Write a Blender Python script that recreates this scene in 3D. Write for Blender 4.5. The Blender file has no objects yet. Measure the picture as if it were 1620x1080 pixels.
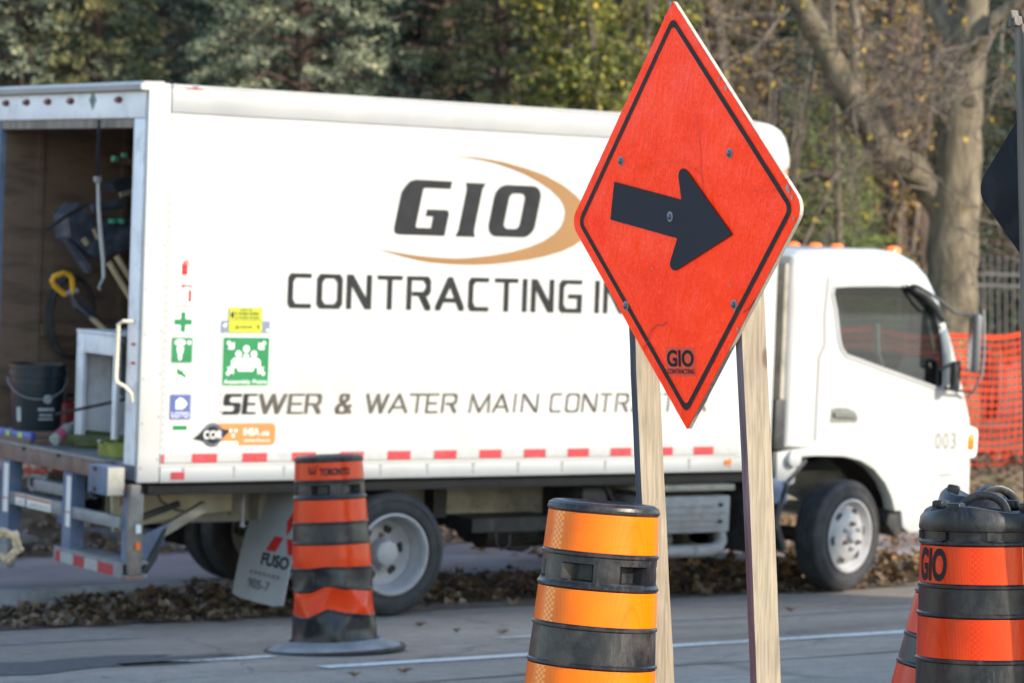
import bpy, bmesh, math, random
import numpy as np
from mathutils import Vector, Matrix
from mathutils.geometry import tessellate_polygon
random.seed(7); RNG = np.random.default_rng(7)
S = bpy.context.scene
COL = S.collection
PI = math.pi
R = math.radians

# ------------------------------------------------------------------ camera, sky, sun, exposure
F_PX = 4700.0; EYE = 1.42; HEAD = R(55.93); PITCH = math.atan(72 / F_PX)
cam_data = bpy.data.cameras.new('camera'); cam = bpy.data.objects.new('camera', cam_data); COL.objects.link(cam)
cam.location = (0, 0, EYE); cam.rotation_euler = (PI / 2 + PITCH, 0, HEAD - PI / 2)
cam_data.sensor_width = 36; cam_data.lens = 36 * F_PX / 1620
cam_data.clip_start = 0.1; cam_data.clip_end = 2000
cam_data.dof.use_dof = True; cam_data.dof.focus_distance = 9.1; cam_data.dof.aperture_fstop = 4.7
cam_data.dof.aperture_blades = 0
S.camera = cam
SUN_AZ = R(20.0); SUN_EL = R(24.0)          # sun stands towards -Y, turned to +X
sdir = Vector((math.sin(SUN_AZ) * math.cos(SUN_EL), -math.cos(SUN_AZ) * math.cos(SUN_EL), math.sin(SUN_EL)))
world = bpy.data.worlds.new('World'); S.world = world; world.use_nodes = True
wn = world.node_tree; bg = wn.nodes['Background']
sky = wn.nodes.new('ShaderNodeTexSky'); sky.sky_type = 'NISHITA'; sky.sun_disc = False
sky.sun_elevation = SUN_EL; sky.sun_rotation = PI - SUN_AZ
sky.air_density = 1.3; sky.dust_density = 0.3; sky.ozone_density = 2.0
wn.links.new(sky.outputs[0], bg.inputs[0]); bg.inputs[1].default_value = 0.15
sl = bpy.data.lights.new('sun', 'SUN'); sl.energy = 3.1; sl.angle = R(0.55); sl.color = (1.0, 0.89, 0.73)
so = bpy.data.objects.new('sun', sl); COL.objects.link(so); so.rotation_euler = sdir.to_track_quat('Z', 'Y').to_euler()
S.view_settings.view_transform = 'Standard'; S.view_settings.look = 'None'
S.view_settings.exposure = 1.34; S.view_settings.gamma = 1; S.view_settings.use_curve_mapping = False
S.render.engine = 'CYCLES'
try:
    S.cycles.use_denoising = True; S.cycles.max_bounces = 6; S.cycles.transparent_max_bounces = 12
except Exception: pass

# ------------------------------------------------------------------ pixel helpers used while measuring the photograph
_v = Vector((math.cos(HEAD), math.sin(HEAD), 0)); _r = Vector((math.sin(HEAD), -math.cos(HEAD), 0))
_f = _v * math.cos(PITCH) + Vector((0, 0, math.sin(PITCH))); _u = _r.cross(_f)
def ray(px, py): return _f + _r * ((px - 810) / F_PX) - _u * ((py - 540) / F_PX)
def on_depth(px, py, Z): return Vector((0, 0, EYE)) + ray(px, py) * Z
def on_plane(px, py, p, n):
    d = ray(px, py); o = Vector((0, 0, EYE)); return o + d * ((Vector(p) - o).dot(n) / d.dot(n))
PHI = R(3.8); TO = Vector((7.886, 15.62, 0))
TX = Vector((1, 0, 0)); TY = Vector((0, math.cos(PHI), math.sin(PHI))); TZ = Vector((0, -math.sin(PHI), math.cos(PHI)))
def at(px, py, b=0.0):          # point of the truck's upright plane at depth b, in truck coordinates
    q = on_plane(px, py, TO + TY * b, TY) - TO
    return Vector((q.dot(TX), b, q.dot(TZ)))
def atr(px, py, a=0.0):         # the same for the plane across the truck at length a
    q = on_plane(px, py, TO + TX * a, TX) - TO
    return Vector((a, q.dot(TY), q.dot(TZ)))

# ------------------------------------------------------------------ materials
def nt(m): return m.node_tree.nodes, m.node_tree.links
MATS = {}
def mat(name, col, rough=0.6, metal=0.0, var=0.12, scale=6.0, bump=0.0, bscale=40.0, spec=0.5, dirt=None, dirt_amt=0.0, dscale=2.0, coat=0.0, stretch=None, hue=None, trans=0.0):
    if name in MATS: return MATS[name]
    m = bpy.data.materials.new(name); m.use_nodes = True
    n, l = nt(m); p = n['Principled BSDF']
    p.inputs['Roughness'].default_value = rough; p.inputs['Metallic'].default_value = metal
    p.inputs['Specular IOR Level'].default_value = spec; p.inputs['Coat Weight'].default_value = coat
    tc = n.new('ShaderNodeTexCoord'); src = tc.outputs['Object']
    if stretch:
        mp = n.new('ShaderNodeMapping'); mp.inputs['Scale'].default_value = stretch; l.new(src, mp.inputs[0]); src = mp.outputs[0]
    no = n.new('ShaderNodeTexNoise'); no.inputs['Scale'].default_value = scale; no.inputs['Detail'].default_value = 5; l.new(src, no.inputs['Vector'])
    cr = n.new('ShaderNodeValToRGB'); l.new(no.outputs[0], cr.inputs[0])
    c2 = hue if hue else col
    cr.color_ramp.elements[0].position = 0.32; cr.color_ramp.elements[1].position = 0.68
    cr.color_ramp.elements[0].color = (*[max(0, c * (1 - var)) for c in col], 1)
    cr.color_ramp.elements[1].color = (*[min(1, c * (1 + var)) for c in c2], 1)
    out = cr.outputs[0]
    if dirt and dirt_amt > 0:
        n2 = n.new('ShaderNodeTexNoise'); n2.inputs['Scale'].default_value = dscale; n2.inputs['Detail'].default_value = 8; n2.inputs['Roughness'].default_value = 0.65
        l.new(src, n2.inputs['Vector'])
        r2 = n.new('ShaderNodeValToRGB'); l.new(n2.outputs[0], r2.inputs[0])
        r2.color_ramp.elements[0].position = 0.5; r2.color_ramp.elements[1].position = 0.72
        r2.color_ramp.elements[0].color = (0, 0, 0, 1); r2.color_ramp.elements[1].color = (dirt_amt,) * 3 + (1,)
        mx = n.new('ShaderNodeMixRGB'); l.new(r2.outputs[0], mx.inputs[0]); l.new(out, mx.inputs[1]); mx.inputs[2].default_value = (*dirt, 1)
        out = mx.outputs[0]
    l.new(out, p.inputs['Base Color'])
    if bump > 0:
        nb = n.new('ShaderNodeTexNoise'); nb.inputs['Scale'].default_value = bscale; nb.inputs['Detail'].default_value = 6; l.new(src, nb.inputs['Vector'])
        b = n.new('ShaderNodeBump'); b.inputs['Strength'].default_value = bump; b.inputs['Distance'].default_value = 0.02
        l.new(nb.outputs[0], b.inputs['Height']); l.new(b.outputs[0], p.inputs['Normal'])
    MATS[name] = m
    return m
def leaf_mat(name, c1, c2, c3=None, scale=1.3, tr=0.25, rough=0.6):
    m = bpy.data.materials.new(name); m.use_nodes = True; n, l = nt(m); p = n['Principled BSDF']
    g = n.new('ShaderNodeNewGeometry'); no = n.new('ShaderNodeTexNoise'); no.inputs['Scale'].default_value = scale; no.inputs['Detail'].default_value = 3
    tc = n.new('ShaderNodeTexCoord'); l.new(tc.outputs['Object'], no.inputs['Vector'])
    ad = n.new('ShaderNodeMath'); ad.operation = 'MULTIPLY_ADD'; ad.inputs[1].default_value = 0.5
    l.new(g.outputs['Random Per Island'], ad.inputs[0]); 
    sb = n.new('ShaderNodeMath'); sb.operation = 'MULTIPLY'; sb.inputs[1].default_value = 0.5; l.new(no.outputs[0], sb.inputs[0]); l.new(sb.outputs[0], ad.inputs[2])
    cr = n.new('ShaderNodeValToRGB'); l.new(ad.outputs[0], cr.inputs[0]); e = cr.color_ramp.elements
    e[0].position = 0.25; e[0].color = (*c1, 1); e[1].position = 0.7; e[1].color = (*c2, 1)
    if c3: x = e.new(0.76); x.color = (*c3, 1)
    l.new(cr.outputs[0], p.inputs['Base Color']); p.inputs['Roughness'].default_value = rough
    p.inputs['Specular IOR Level'].default_value = 0.3
    if tr > 0:
        t = n.new('ShaderNodeBsdfTranslucent'); l.new(cr.outputs[0], t.inputs[0]); mx = n.new('ShaderNodeMixShader'); mx.inputs[0].default_value = tr
        l.new(p.outputs[0], mx.inputs[1]); l.new(t.outputs[0], mx.inputs[2]); l.new(mx.outputs[0], n['Material Output'].inputs[0])
    return m
def glass_mat(name, tint=(0.36, 0.42, 0.39), mixf=0.25):
    m = bpy.data.materials.new(name); m.use_nodes = True; n, l = nt(m); n.remove(n['Principled BSDF'])
    t = n.new('ShaderNodeBsdfTransparent'); t.inputs[0].default_value = (*tint, 1)
    g = n.new('ShaderNodeBsdfGlossy'); g.inputs['Roughness'].default_value = 0.02; g.inputs[0].default_value = (0.95, 1, 1, 1)
    lw = n.new('ShaderNodeLayerWeight'); lw.inputs[0].default_value = 0.5
    pw = n.new('ShaderNodeMath'); pw.operation = 'POWER'; pw.inputs[1].default_value = 4; l.new(lw.outputs['Facing'], pw.inputs[0])
    ad = n.new('ShaderNodeMath'); ad.operation = 'MULTIPLY_ADD'; ad.inputs[1].default_value = 0.8; ad.inputs[2].default_value = mixf * 0.75; l.new(pw.outputs[0], ad.inputs[0])
    mx = n.new('ShaderNodeMixShader'); l.new(ad.outputs[0], mx.inputs[0]); l.new(t.outputs[0], mx.inputs[1]); l.new(g.outputs[0], mx.inputs[2])
    l.new(mx.outputs[0], n['Material Output'].inputs[0]); return m

# ------------------------------------------------------------------ mesh builder
class MB:
    def __init__(s): s.v = []; s.f = []; s.uv = None
    def add(s, vs, fs):
        k = len(s.v); s.v += [tuple(p) for p in vs]; s.f += [tuple(i + k for i in f) for f in fs]; return s
    def box(s, lo, hi, mtx=None):
        x0, y0, z0 = lo; x1, y1, z1 = hi
        vs = [Vector(p) for p in [(x0,y0,z0),(x1,y0,z0),(x1,y1,z0),(x0,y1,z0),(x0,y0,z1),(x1,y0,z1),(x1,y1,z1),(x0,y1,z1)]]
        if mtx: vs = [mtx @ p for p in vs]
        return s.add(vs, [(0,3,2,1),(4,5,6,7),(0,1,5,4),(1,2,6,5),(2,3,7,6),(3,0,4,7)])
    def cbox(s, c, d, mtx=None):
        lo = [c[i] - d[i] / 2 for i in range(3)]; hi = [c[i] + d[i] / 2 for i in range(3)]; return s.box(lo, hi, mtx)
    def beam(s, a, b, w, h, upv=(0, 0, 1)):      # rectangular bar from a to b
        a = Vector(a); b = Vector(b); d = (b - a).normalized(); u = Vector(upv)
        sd = d.cross(u); sd = sd.normalized() if sd.length > 1e-5 else Vector((1, 0, 0)); u = sd.cross(d).normalized()
        vs = [p + sd * (i * w / 2) + u * (j * h / 2) for p in (a, b) for i, j in ((-1,-1),(1,-1),(1,1),(-1,1))]
        return s.add(vs, [(0,3,2,1),(4,5,6,7),(0,1,5,4),(1,2,6,5),(2,3,7,6),(3,0,4,7)])
    def tube(s, pts, r, n=8, cap=True):
        pts = [Vector(p) for p in pts]; rs = r if isinstance(r, (list, tuple)) else [r] * len(pts)
        rings = []; prev = None
        for i, p in enumerate(pts):
            d = (pts[min(i + 1, len(pts) - 1)] - pts[max(i - 1, 0)]).normalized()
            if prev is None:
                prev = d.orthogonal().normalized()
            prev = (prev - d * prev.dot(d)); prev = prev.normalized() if prev.length > 1e-6 else d.orthogonal().normalized()
            q = d.cross(prev)
            rings.append([p + (prev * math.cos(2*PI*k/n) + q * math.sin(2*PI*k/n)) * rs[i] for k in range(n)])
        fs = []; vs = [x for rg in rings for x in rg]
        for i in range(len(pts) - 1):
            for k in range(n): a = i*n + k; b = i*n + (k+1) % n; fs.append((a, b, b + n, a + n))
        if cap: fs.append(tuple(range(n - 1, -1, -1))); fs.append(tuple((len(pts)-1)*n + k for k in range(n)))
        return s.add(vs, fs)
    def lathe(s, prof, n=32, mtx=None, fn=None, a0=0, a1=2*PI, cap=False):   # prof: (r, z) up the z axis
        full = abs(a1 - a0 - 2*PI) < 1e-6; m = n if full else n + 1
        vs = []
        for (r_, z) in prof:
            for k in range(m):
                a = a0 + (a1 - a0) * k / n; p = Vector((r_*math.cos(a), r_*math.sin(a), z))
                if fn: p = fn(p, a)
                vs.append(mtx @ p if mtx else p)
        fs = []
        for i in range(len(prof) - 1):
            for k in range(n):
                a = i*m + k; b = i*m + (k+1) % m; fs.append((a, b, b + m, a + m))
        if cap: fs.append(tuple(range(m-1, -1, -1))); fs.append(tuple((len(prof)-1)*m + k for k in range(m)))
        return s.add(vs, fs)
    def prism(s, poly, d0, d1, ax='y'):        # polygon (x,z) extruded along y (or (y,z) along x, (x,y) along z)
        mk = {'y': lambda p, d: (p[0], d, p[1]), 'x': lambda p, d: (d, p[0], p[1]), 'z': lambda p, d: (p[0], p[1], d)}[ax]
        n = len(poly); vs = [mk(p, d0) for p in poly] + [mk(p, d1) for p in poly]
        tris = tessellate_polygon([[Vector((p[0], p[1], 0)) for p in poly]])
        fs = [tuple(t) for t in tris] + [tuple(i + n for i in reversed(t)) for t in tris]
        fs += [(i, (i+1) % n, (i+1) % n + n, i + n) for i in range(n)]
        return s.add(vs, fs)
    def build(s, name, m, parent=None, smooth=False, angle=35, bevel=0.0, fix=True, share=None):
        me = bpy.data.meshes.new(name); me.from_pydata(s.v, [], s.f)
        if fix:
            bm = bmesh.new(); bm.from_mesh(me); bmesh.ops.recalc_face_normals(bm, faces=bm.faces[:])
            if bevel > 0:
                ed = [e for e in bm.edges if len(e.link_faces) == 2 and e.calc_face_angle(0) > 0.5]
                bmesh.ops.bevel(bm, geom=ed, offset=bevel, segments=2, affect='EDGES', profile=0.5, clamp_overlap=True)
            bm.to_mesh(me); bm.free()
        if smooth or bevel > 0:
            me.shade_smooth(); me.set_sharp_from_angle(angle=R(angle))
        me.materials.append(m)
        o = bpy.data.objects.new(name, me); COL.objects.link(o)
        if parent: o.parent = parent
        return o
def obj_from(name, vs, fs, m, parent=None): return MB().add(vs, fs).build(name, m, parent)
def tag(o, label=None, cat=None, group=None, kind=None):
    if label: o['label'] = label
    if cat: o['category'] = cat
    if group: o['group'] = group
    if kind: o['kind'] = kind
    return o
def thing(name, label, cat, loc=(0, 0, 0), rot=(0, 0, 0), group=None):
    o = bpy.data.objects.new(name, None); COL.objects.link(o); o.location = loc; o.rotation_euler = rot; o.empty_display_size = 0.2
    return tag(o, label, cat, group)
def struct(o): o['kind'] = 'structure'; return o
def copy_tree(o, parent=None):
    c = o.copy(); COL.objects.link(c)
    if parent: c.parent = parent
    for ch in list(o.children): copy_tree(ch, c)
    return c
def big_mesh(name, V, F, m, parent=None, nside=4):       # numpy arrays
    me = bpy.data.meshes.new(name); nv = len(V); nf = len(F)
    me.vertices.add(nv); me.vertices.foreach_set('co', np.asarray(V, np.float32).ravel())
    me.loops.add(nf * nside); me.loops.foreach_set('vertex_index', np.asarray(F, np.int32).ravel())
    me.polygons.add(nf); me.polygons.foreach_set('loop_start', np.arange(0, nf * nside, nside, dtype=np.int32))
    me.polygons.foreach_set('loop_total', np.full(nf, nside, np.int32))
    me.update(calc_edges=True); me.materials.append(m)
    o = bpy.data.objects.new(name, me); COL.objects.link(o)
    if parent: o.parent = parent
    return o

# ---- lettering
def text_mesh(txt, size, fatten=0.0, squeeze=1.0, align='LEFT', shear=0.0, extrude=0.0):
    cu = bpy.data.curves.new('lettering', 'FONT'); cu.body = txt; cu.size = size; cu.offset = fatten; cu.align_x = align; cu.shear = shear; cu.extrude = extrude
    cu.resolution_u = 4
    o = bpy.data.objects.new('lettering', cu); COL.objects.link(o)
    dg = bpy.context.evaluated_depsgraph_get(); me = bpy.data.meshes.new_from_object(o.evaluated_get(dg))
    bpy.data.objects.remove(o); bpy.data.curves.remove(cu)
    for v in me.vertices: v.co.x *= squeeze
    return me
def text_on_side(name, txt, x0, x1, z0, z1, y, m, parent, fatten=0.0, shear=0.0):   # fitted to a box on a plane facing -y
    me = text_mesh(txt, 1.0, fatten, shear=shear)
    xs = [v.co.x for v in me.vertices]; ys = [v.co.y for v in me.vertices]; a, b, c, d = min(xs), max(xs), min(ys), max(ys)
    for v in me.vertices:
        v.co = Vector((x0 + (v.co.x - a) / (b - a) * (x1 - x0), y, z0 + (v.co.y - c) / (d - c) * (z1 - z0)))
    me.materials.clear(); me.materials.append(m)
    o = bpy.data.objects.new(name, me); COL.objects.link(o); o.parent = parent
    return o
c_ = 0.14
GL = {
 'C': [[(1,1),(c_,1),(0,1-c_),(0,c_),(c_,0),(1,0)]],
 'O': [[(c_,1),(1-c_,1),(1,1-c_),(1,c_),(1-c_,0),(c_,0),(0,c_),(0,1-c_),(c_,1)]],
 'N': [[(0,0),(0,1)],[(0.06,1),(.94,0)],[(1,0),(1,1)]],
 'T': [[(0,1),(1,1)],[(.5,1),(.5,0)]],
 'R': [[(0,0),(0,1)],[(0,1),(1-c_,1),(1,1-c_),(1,.48+c_),(1-c_,.48),(.3,.48)],[(.62,.48),(1,0)]],
 'A': [[(0,0),(.5,1)],[(.5,1),(1,0)],[(.2,.28),(.8,.28)]],
 'I': [[(.5,0),(.5,1)]],
 'G': [[(1,1),(c_,1),(0,1-c_),(0,c_),(c_,0),(1,0),(1,.5),(.5,.5)]],
 'S': [[(1,1),(c_,1),(0,1-c_),(0,.5+c_*.7),(c_,.5),(1-c_,.5),(1,.5-c_*.7),(1,c_),(1-c_,0),(0,0)]],
 'E': [[(1,1),(0,1),(0,0),(1,0)],[(0,.5),(.85,.5)]],
 'W': [[(0,1),(.25,0)],[(.25,0),(.52,1)],[(.52,1),(.72,0)],[(.72,0),(1,1)]],
 'M': [[(0,0),(.05,1)],[(.05,1),(.5,0)],[(.5,0),(.95,1)],[(.95,1),(1,0)]],
 '&': [[(1,.0),(.25,.72),(.25,.9),(.38,1),(.68,1),(.78,.88),(.72,.72),(.12,.38),(.02,.2),(.14,0),(.62,0),(.95,.4)]],
 '.': [[(0,0),(0.1,0)]],
}
def stroke_glyph(mb, ch, x0, x1, z0, z1, tv, th, y, shear=0.0, heavy=None):
    """pen = rectangle tv wide, th high; every stroke piece lies a hair prouder than the last"""
    gx0, gx1, gz0, gz1 = x0 + tv/2, x1 - tv/2, z0 + th/2, z1 - th/2; k = 0
    for line in GL[ch]:
        for a, b in zip(line[:-1], line[1:]):
            A = (gx0 + a[0]*(gx1-gx0), gz0 + a[1]*(gz1-gz0)); B = (gx0 + b[0]*(gx1-gx0), gz0 + b[1]*(gz1-gz0))
            pts = [(P[0]+i*tv/2, P[1]+j*th/2) for P in (A, B) for i in (-1,1) for j in (-1,1)]
            pts = sorted(set((round(p[0],6), round(p[1],6)) for p in pts))
            def cr(o,p,q): return (p[0]-o[0])*(q[1]-o[1])-(p[1]-o[1])*(q[0]-o[0])
            lo=[]
            for p in pts:
                while len(lo)>=2 and cr(lo[-2],lo[-1],p)<=0: lo.pop()
                lo.append(p)
            hi=[]
            for p in reversed(pts):
                while len(hi)>=2 and cr(hi[-2],hi[-1],p)<=0: hi.pop()
                hi.append(p)
            hull = lo[:-1]+hi[:-1]
            yy = y - 0.0004*k; k += 1
            mb.add([(p[0]+shear*(p[1]-z0), yy, p[1]) for p in hull], [tuple(range(len(hull)))])
    return mb
def poly_side(name, pts, y, m, parent, th=0.0):         # polygon of (x,z) points facing -y
    mb = MB()
    if th > 0: mb.prism(pts, y - th, y)
    else:
        tr = tessellate_polygon([[Vector((p[0], p[1], 0)) for p in pts]]); mb.add([(p[0], y, p[1]) for p in pts], [tuple(t) for t in tr])
    return mb.build(name, m, parent)
def rrect(x0, x1, z0, z1, r, n=4):
    out = []
    for cx, cz, a in ((x1-r, z1-r, 0), (x0+r, z1-r, 90), (x0+r, z0+r, 180), (x1-r, z0+r, 270)):
        for k in range(n+1): t = R(a + 90*k/n); out.append((cx + r*math.cos(t), cz + r*math.sin(t)))
    return out
def circ(cx, cz, r, n=20, rx=1.0): return [(cx + r*rx*math.cos(2*PI*k/n), cz + r*math.sin(2*PI*k/n)) for k in range(n)]

# ------------------------------------------------------------------ palette
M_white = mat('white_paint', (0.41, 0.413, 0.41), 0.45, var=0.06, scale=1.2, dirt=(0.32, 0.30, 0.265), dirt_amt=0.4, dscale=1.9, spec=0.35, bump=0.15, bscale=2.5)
M_cab = mat('cab_white_paint', (0.43, 0.43, 0.425), 0.25, var=0.02, scale=2, coat=0.4, dirt=(0.36, 0.33, 0.28), dirt_amt=0.4, dscale=2.5)
M_alu = mat('aluminium_trim', (0.33, 0.335, 0.345), 0.45, metal=0.1, var=0.08, scale=3, dirt=(0.4, 0.38, 0.34), dirt_amt=0.4)
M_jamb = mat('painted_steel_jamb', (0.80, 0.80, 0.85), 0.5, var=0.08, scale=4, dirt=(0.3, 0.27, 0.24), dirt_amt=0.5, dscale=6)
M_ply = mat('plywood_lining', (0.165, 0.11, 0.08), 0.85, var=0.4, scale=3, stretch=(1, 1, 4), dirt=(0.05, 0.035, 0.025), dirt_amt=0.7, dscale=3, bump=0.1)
M_dark = mat('undercarriage_black', (0.018, 0.018, 0.02), 0.7, var=0.5, scale=9, dirt=(0.09, 0.075, 0.06), dirt_amt=0.6, dscale=7)
M_frame = mat('chassis_grey', (0.26, 0.24, 0.2), 0.6, var=0.2, scale=8, dirt=(0.13, 0.1, 0.07), dirt_amt=0.6, dscale=9)
M_black = mat('flat_black_steel', (0.008, 0.008, 0.009), 0.8, var=0.3, scale=9)
M_tyre = mat('tyre_rubber', (0.022, 0.023, 0.027), 0.75, var=0.25, scale=12, dirt=(0.07, 0.062, 0.055), dirt_amt=0.4, dscale=6, bump=0.1)
M_rim = mat('wheel_grey_paint', (0.31, 0.31, 0.32), 0.5, var=0.1, scale=8, dirt=(0.16, 0.12, 0.08), dirt_amt=0.4, dscale=10)
M_rust = mat('rusty_steel', (0.16, 0.11, 0.095), 0.7, var=0.3, scale=10, dirt=(0.3, 0.12, 0.05), dirt_amt=0.5, dscale=14, bump=0.15)
M_galv = mat('galvanised_steel', (0.22, 0.225, 0.235), 0.6, metal=0.05, var=0.15, scale=14, dirt=(0.22, 0.13, 0.07), dirt_amt=0.5, dscale=12)
M_bluesteel = mat('blue_painted_steel', (0.10, 0.14, 0.23), 0.55, var=0.2, scale=8, dirt=(0.25, 0.22, 0.2), dirt_amt=0.4, dscale=12)
M_deck = mat('steel_deck', (0.22, 0.23, 0.25), 0.55, metal=0.2, var=0.2, scale=9, dirt=(0.12, 0.1, 0.08), dirt_amt=0.6)
M_red = mat('red_reflective', (0.38, 0.022, 0.034), 0.5, var=0.15, scale=20, dirt=(0.42, 0.14, 0.14), dirt_amt=0.35, dscale=25)
M_wtape = mat('white_reflective', (0.33, 0.335, 0.34), 0.5, var=0.06, scale=20, dirt=(0.45, 0.43, 0.42), dirt_amt=0.4, dscale=15)
M_ink = mat('charcoal_vinyl', (0.022, 0.023, 0.026), 0.7, var=0.2, scale=8, spec=0.12)
M_ink2 = mat('glare_paled_black_vinyl', (0.085, 0.075, 0.065), 0.6, var=0.3, scale=5, spec=0.15)  # black lettering paled to grey-brown: glare put into its colour
M_gold = mat('tan_gold_vinyl', (0.21, 0.105, 0.032), 0.65, var=0.12, scale=1.5)
M_green = mat('green_vinyl', (0.006, 0.16, 0.052), 0.75, var=0.1)
M_redv = mat('red_vinyl', (0.48, 0.012, 0.014), 0.75, var=0.1)
M_bluev = mat('blue_vinyl', (0.06, 0.085, 0.25), 0.75, var=0.1)
M_yelv = mat('yellow_vinyl', (0.36, 0.39, 0.02), 0.75, var=0.08, scale=20)
M_greyv = mat('grey_blue_vinyl', (0.15, 0.18, 0.25), 0.75, var=0.1)
M_orv = mat('orange_vinyl', (0.46, 0.175, 0.05), 0.75, var=0.12, scale=4)
M_wv = mat('white_vinyl', (0.68, 0.68, 0.67), 0.45, var=0.03)
M_rubber = mat('black_rubber', (0.022, 0.023, 0.026), 0.6, var=0.3, scale=10, dirt=(0.12, 0.11, 0.1), dirt_amt=0.4, dscale=8, bump=0.1)
M_amber = mat('amber_lens', (0.9, 0.17, 0.01), 0.15, var=0.08, coat=0.5)
M_lens = mat('clear_lens', (0.75, 0.75, 0.75), 0.1, var=0.05, coat=0.8)
M_grime = mat('old_marker_red', (0.12, 0.02, 0.02), 0.35, var=0.2)
M_glass = glass_mat('tinted_window_glass')
M_seat = mat('grey_seat_fabric', (0.25, 0.3, 0.29), 0.8, var=0.1)
M_inside = mat('cab_dark_plastic', (0.03, 0.032, 0.035), 0.6, var=0.2)
M_mglass = mat('mirror_glass', (.20, .21, .22), .15, metal=.8, var=.05)
M_chrome = mat('chrome', (0.75, 0.75, 0.76), 0.12, metal=1.0, var=0.05)
M_handle = mat('cream_painted_bar', (0.55, 0.51, 0.40), 0.4, var=0.1, scale=20)

# ------------------------------------------------------------------ ground
def ground_z(x, y):
    z = 0.0
    if y > 17.45: z = 0.14
    if y > 20.6: t = min(1, (y - 20.6) / 1.3); z = 0.14 + 0.52 * t * t * (3 - 2 * t)
    if y > 21.9: z = 0.66 + 0.02 * min(60, y - 21.9)
    return z
def asphalt():
    m = bpy.data.materials.new('asphalt'); m.use_nodes = True; n, l = nt(m); p = n['Principled BSDF']
    tc = n.new('ShaderNodeTexCoord')
    def noise(s, d=6, r=0.6, st=None):
        q = n.new('ShaderNodeTexNoise'); q.inputs['Scale'].default_value = s; q.inputs['Detail'].default_value = d; q.inputs['Roughness'].default_value = r
        if st:
            mp = n.new('ShaderNodeMapping'); mp.inputs['Scale'].default_value = st; l.new(tc.outputs['Object'], mp.inputs[0]); l.new(mp.outputs[0], q.inputs['Vector'])
        else: l.new(tc.outputs['Object'], q.inputs['Vector'])
        return q
    a = noise(0.7, 8, 0.6, (0.35, 1.4, 1)); b = noise(110, 3); c = noise(9, 6, 0.7)
    r1 = n.new('ShaderNodeValToRGB'); l.new(a.outputs[0], r1.inputs[0]); e = r1.color_ramp.elements
    e[0].position = 0.3; e[0].color = (0.155, 0.128, 0.108, 1); e[1].position = 0.7; e[1].color = (0.34, 0.29, 0.25, 1)
    r2 = n.new('ShaderNodeValToRGB'); l.new(b.outputs[0], r2.inputs[0]); e = r2.color_ramp.elements
    e[0].position = 0.35; e[0].color = (0.45, 0.45, 0.45, 1); e[1].position = 0.68; e[1].color = (1.7, 1.7, 1.65, 1)
    mx = n.new('ShaderNodeMixRGB'); mx.blend_type = 'MULTIPLY'; mx.inputs[0].default_value = 0.85; l.new(r1.outputs[0], mx.inputs[1]); l.new(r2.outputs[0], mx.inputs[2])
    r3 = n.new('ShaderNodeValToRGB'); l.new(c.outputs[0], r3.inputs[0]); e = r3.color_ramp.elements
    e[0].position = 0.35; e[0].color = (0.75, 0.75, 0.75, 1); e[1].position = 0.65; e[1].color = (1.15, 1.15, 1.15, 1)
    m2 = n.new('ShaderNodeMixRGB'); m2.blend_type = 'MULTIPLY'; m2.inputs[0].default_value = 0.8; l.new(mx.outputs[0], m2.inputs[1]); l.new(r3.outputs[0], m2.inputs[2])
    vo = n.new('ShaderNodeTexVoronoi'); vo.feature = 'DISTANCE_TO_EDGE'; vo.inputs['Scale'].default_value = 0.55
    wv = noise(2.2, 4); mv = n.new('ShaderNodeVectorMath'); mv.operation = 'MULTIPLY_ADD'; l.new(wv.outputs['Color'], mv.inputs[0]); mv.inputs[1].default_value = (0.6, 0.6, 0); l.new(tc.outputs['Object'], mv.inputs[2]); l.new(mv.outputs[0], vo.inputs['Vector'])
    rc = n.new('ShaderNodeValToRGB'); l.new(vo.outputs['Distance'], rc.inputs[0]); e = rc.color_ramp.elements
    e[0].position = 0.0; e[0].color = (0.35, 0.35, 0.35, 1); e[1].position = 0.012; e[1].color = (1, 1, 1, 1)
    m3 = n.new('ShaderNodeMixRGB'); m3.blend_type = 'MULTIPLY'; m3.inputs[0].default_value = 0.6; l.new(m2.outputs[0], m3.inputs[1]); l.new(rc.outputs[0], m3.inputs[2])
    l.new(m3.outputs[0], p.inputs['Base Color']); p.inputs['Roughness'].default_value = 0.8
    bp = n.new('ShaderNodeBump'); bp.inputs['Strength'].default_value = 0.5; bp.inputs['Distance'].default_value = 0.008; l.new(b.outputs[0], bp.inputs['Height']); l.new(bp.outputs[0], p.inputs['Normal'])
    return m
M_asph = asphalt()
M_ground = mat('leaf_litter_soil', (0.11, 0.075, 0.045), 0.95, var=0.5, scale=5, dirt=(0.05, 0.07, 0.025), dirt_amt=0.6, dscale=1.2, bump=0.3)
M_walk = mat('brown_concrete', (0.24, 0.205, 0.185), 0.85, var=0.12, scale=1.2, dirt=(0.14, 0.12, 0.11), dirt_amt=0.6, dscale=2.5, bump=0.08, bscale=80)
M_kerb = mat('kerb_concrete', (0.34, 0.36, 0.39), 0.85, var=0.15, scale=4, dirt=(0.14, 0.13, 0.12), dirt_amt=0.6, dscale=5, bump=0.15)
g = MB()                                      # one sheet of terrain out to the horizon
ys = [-400, -60, 20.45, 20.6] + [20.6 + 1.3 * k / 8 for k in range(1, 9)] + [24, 30, 60, 120, 700]
xs = [-500, -100, -20] + list(range(-10, 60, 5)) + [100, 300, 900]
for y in ys:
    for x in xs: g.v.append((x, y, ground_z(x, y + 1e-4) - 0.03 if y > 20.5 else -0.03))
nx = len(xs)
for j in range(len(ys) - 1):
    for i in range(nx - 1): a = j * nx + i; g.f.append((a, a + 1, a + nx + 1, a + nx))
struct(g.build('ground', M_ground))
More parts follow.
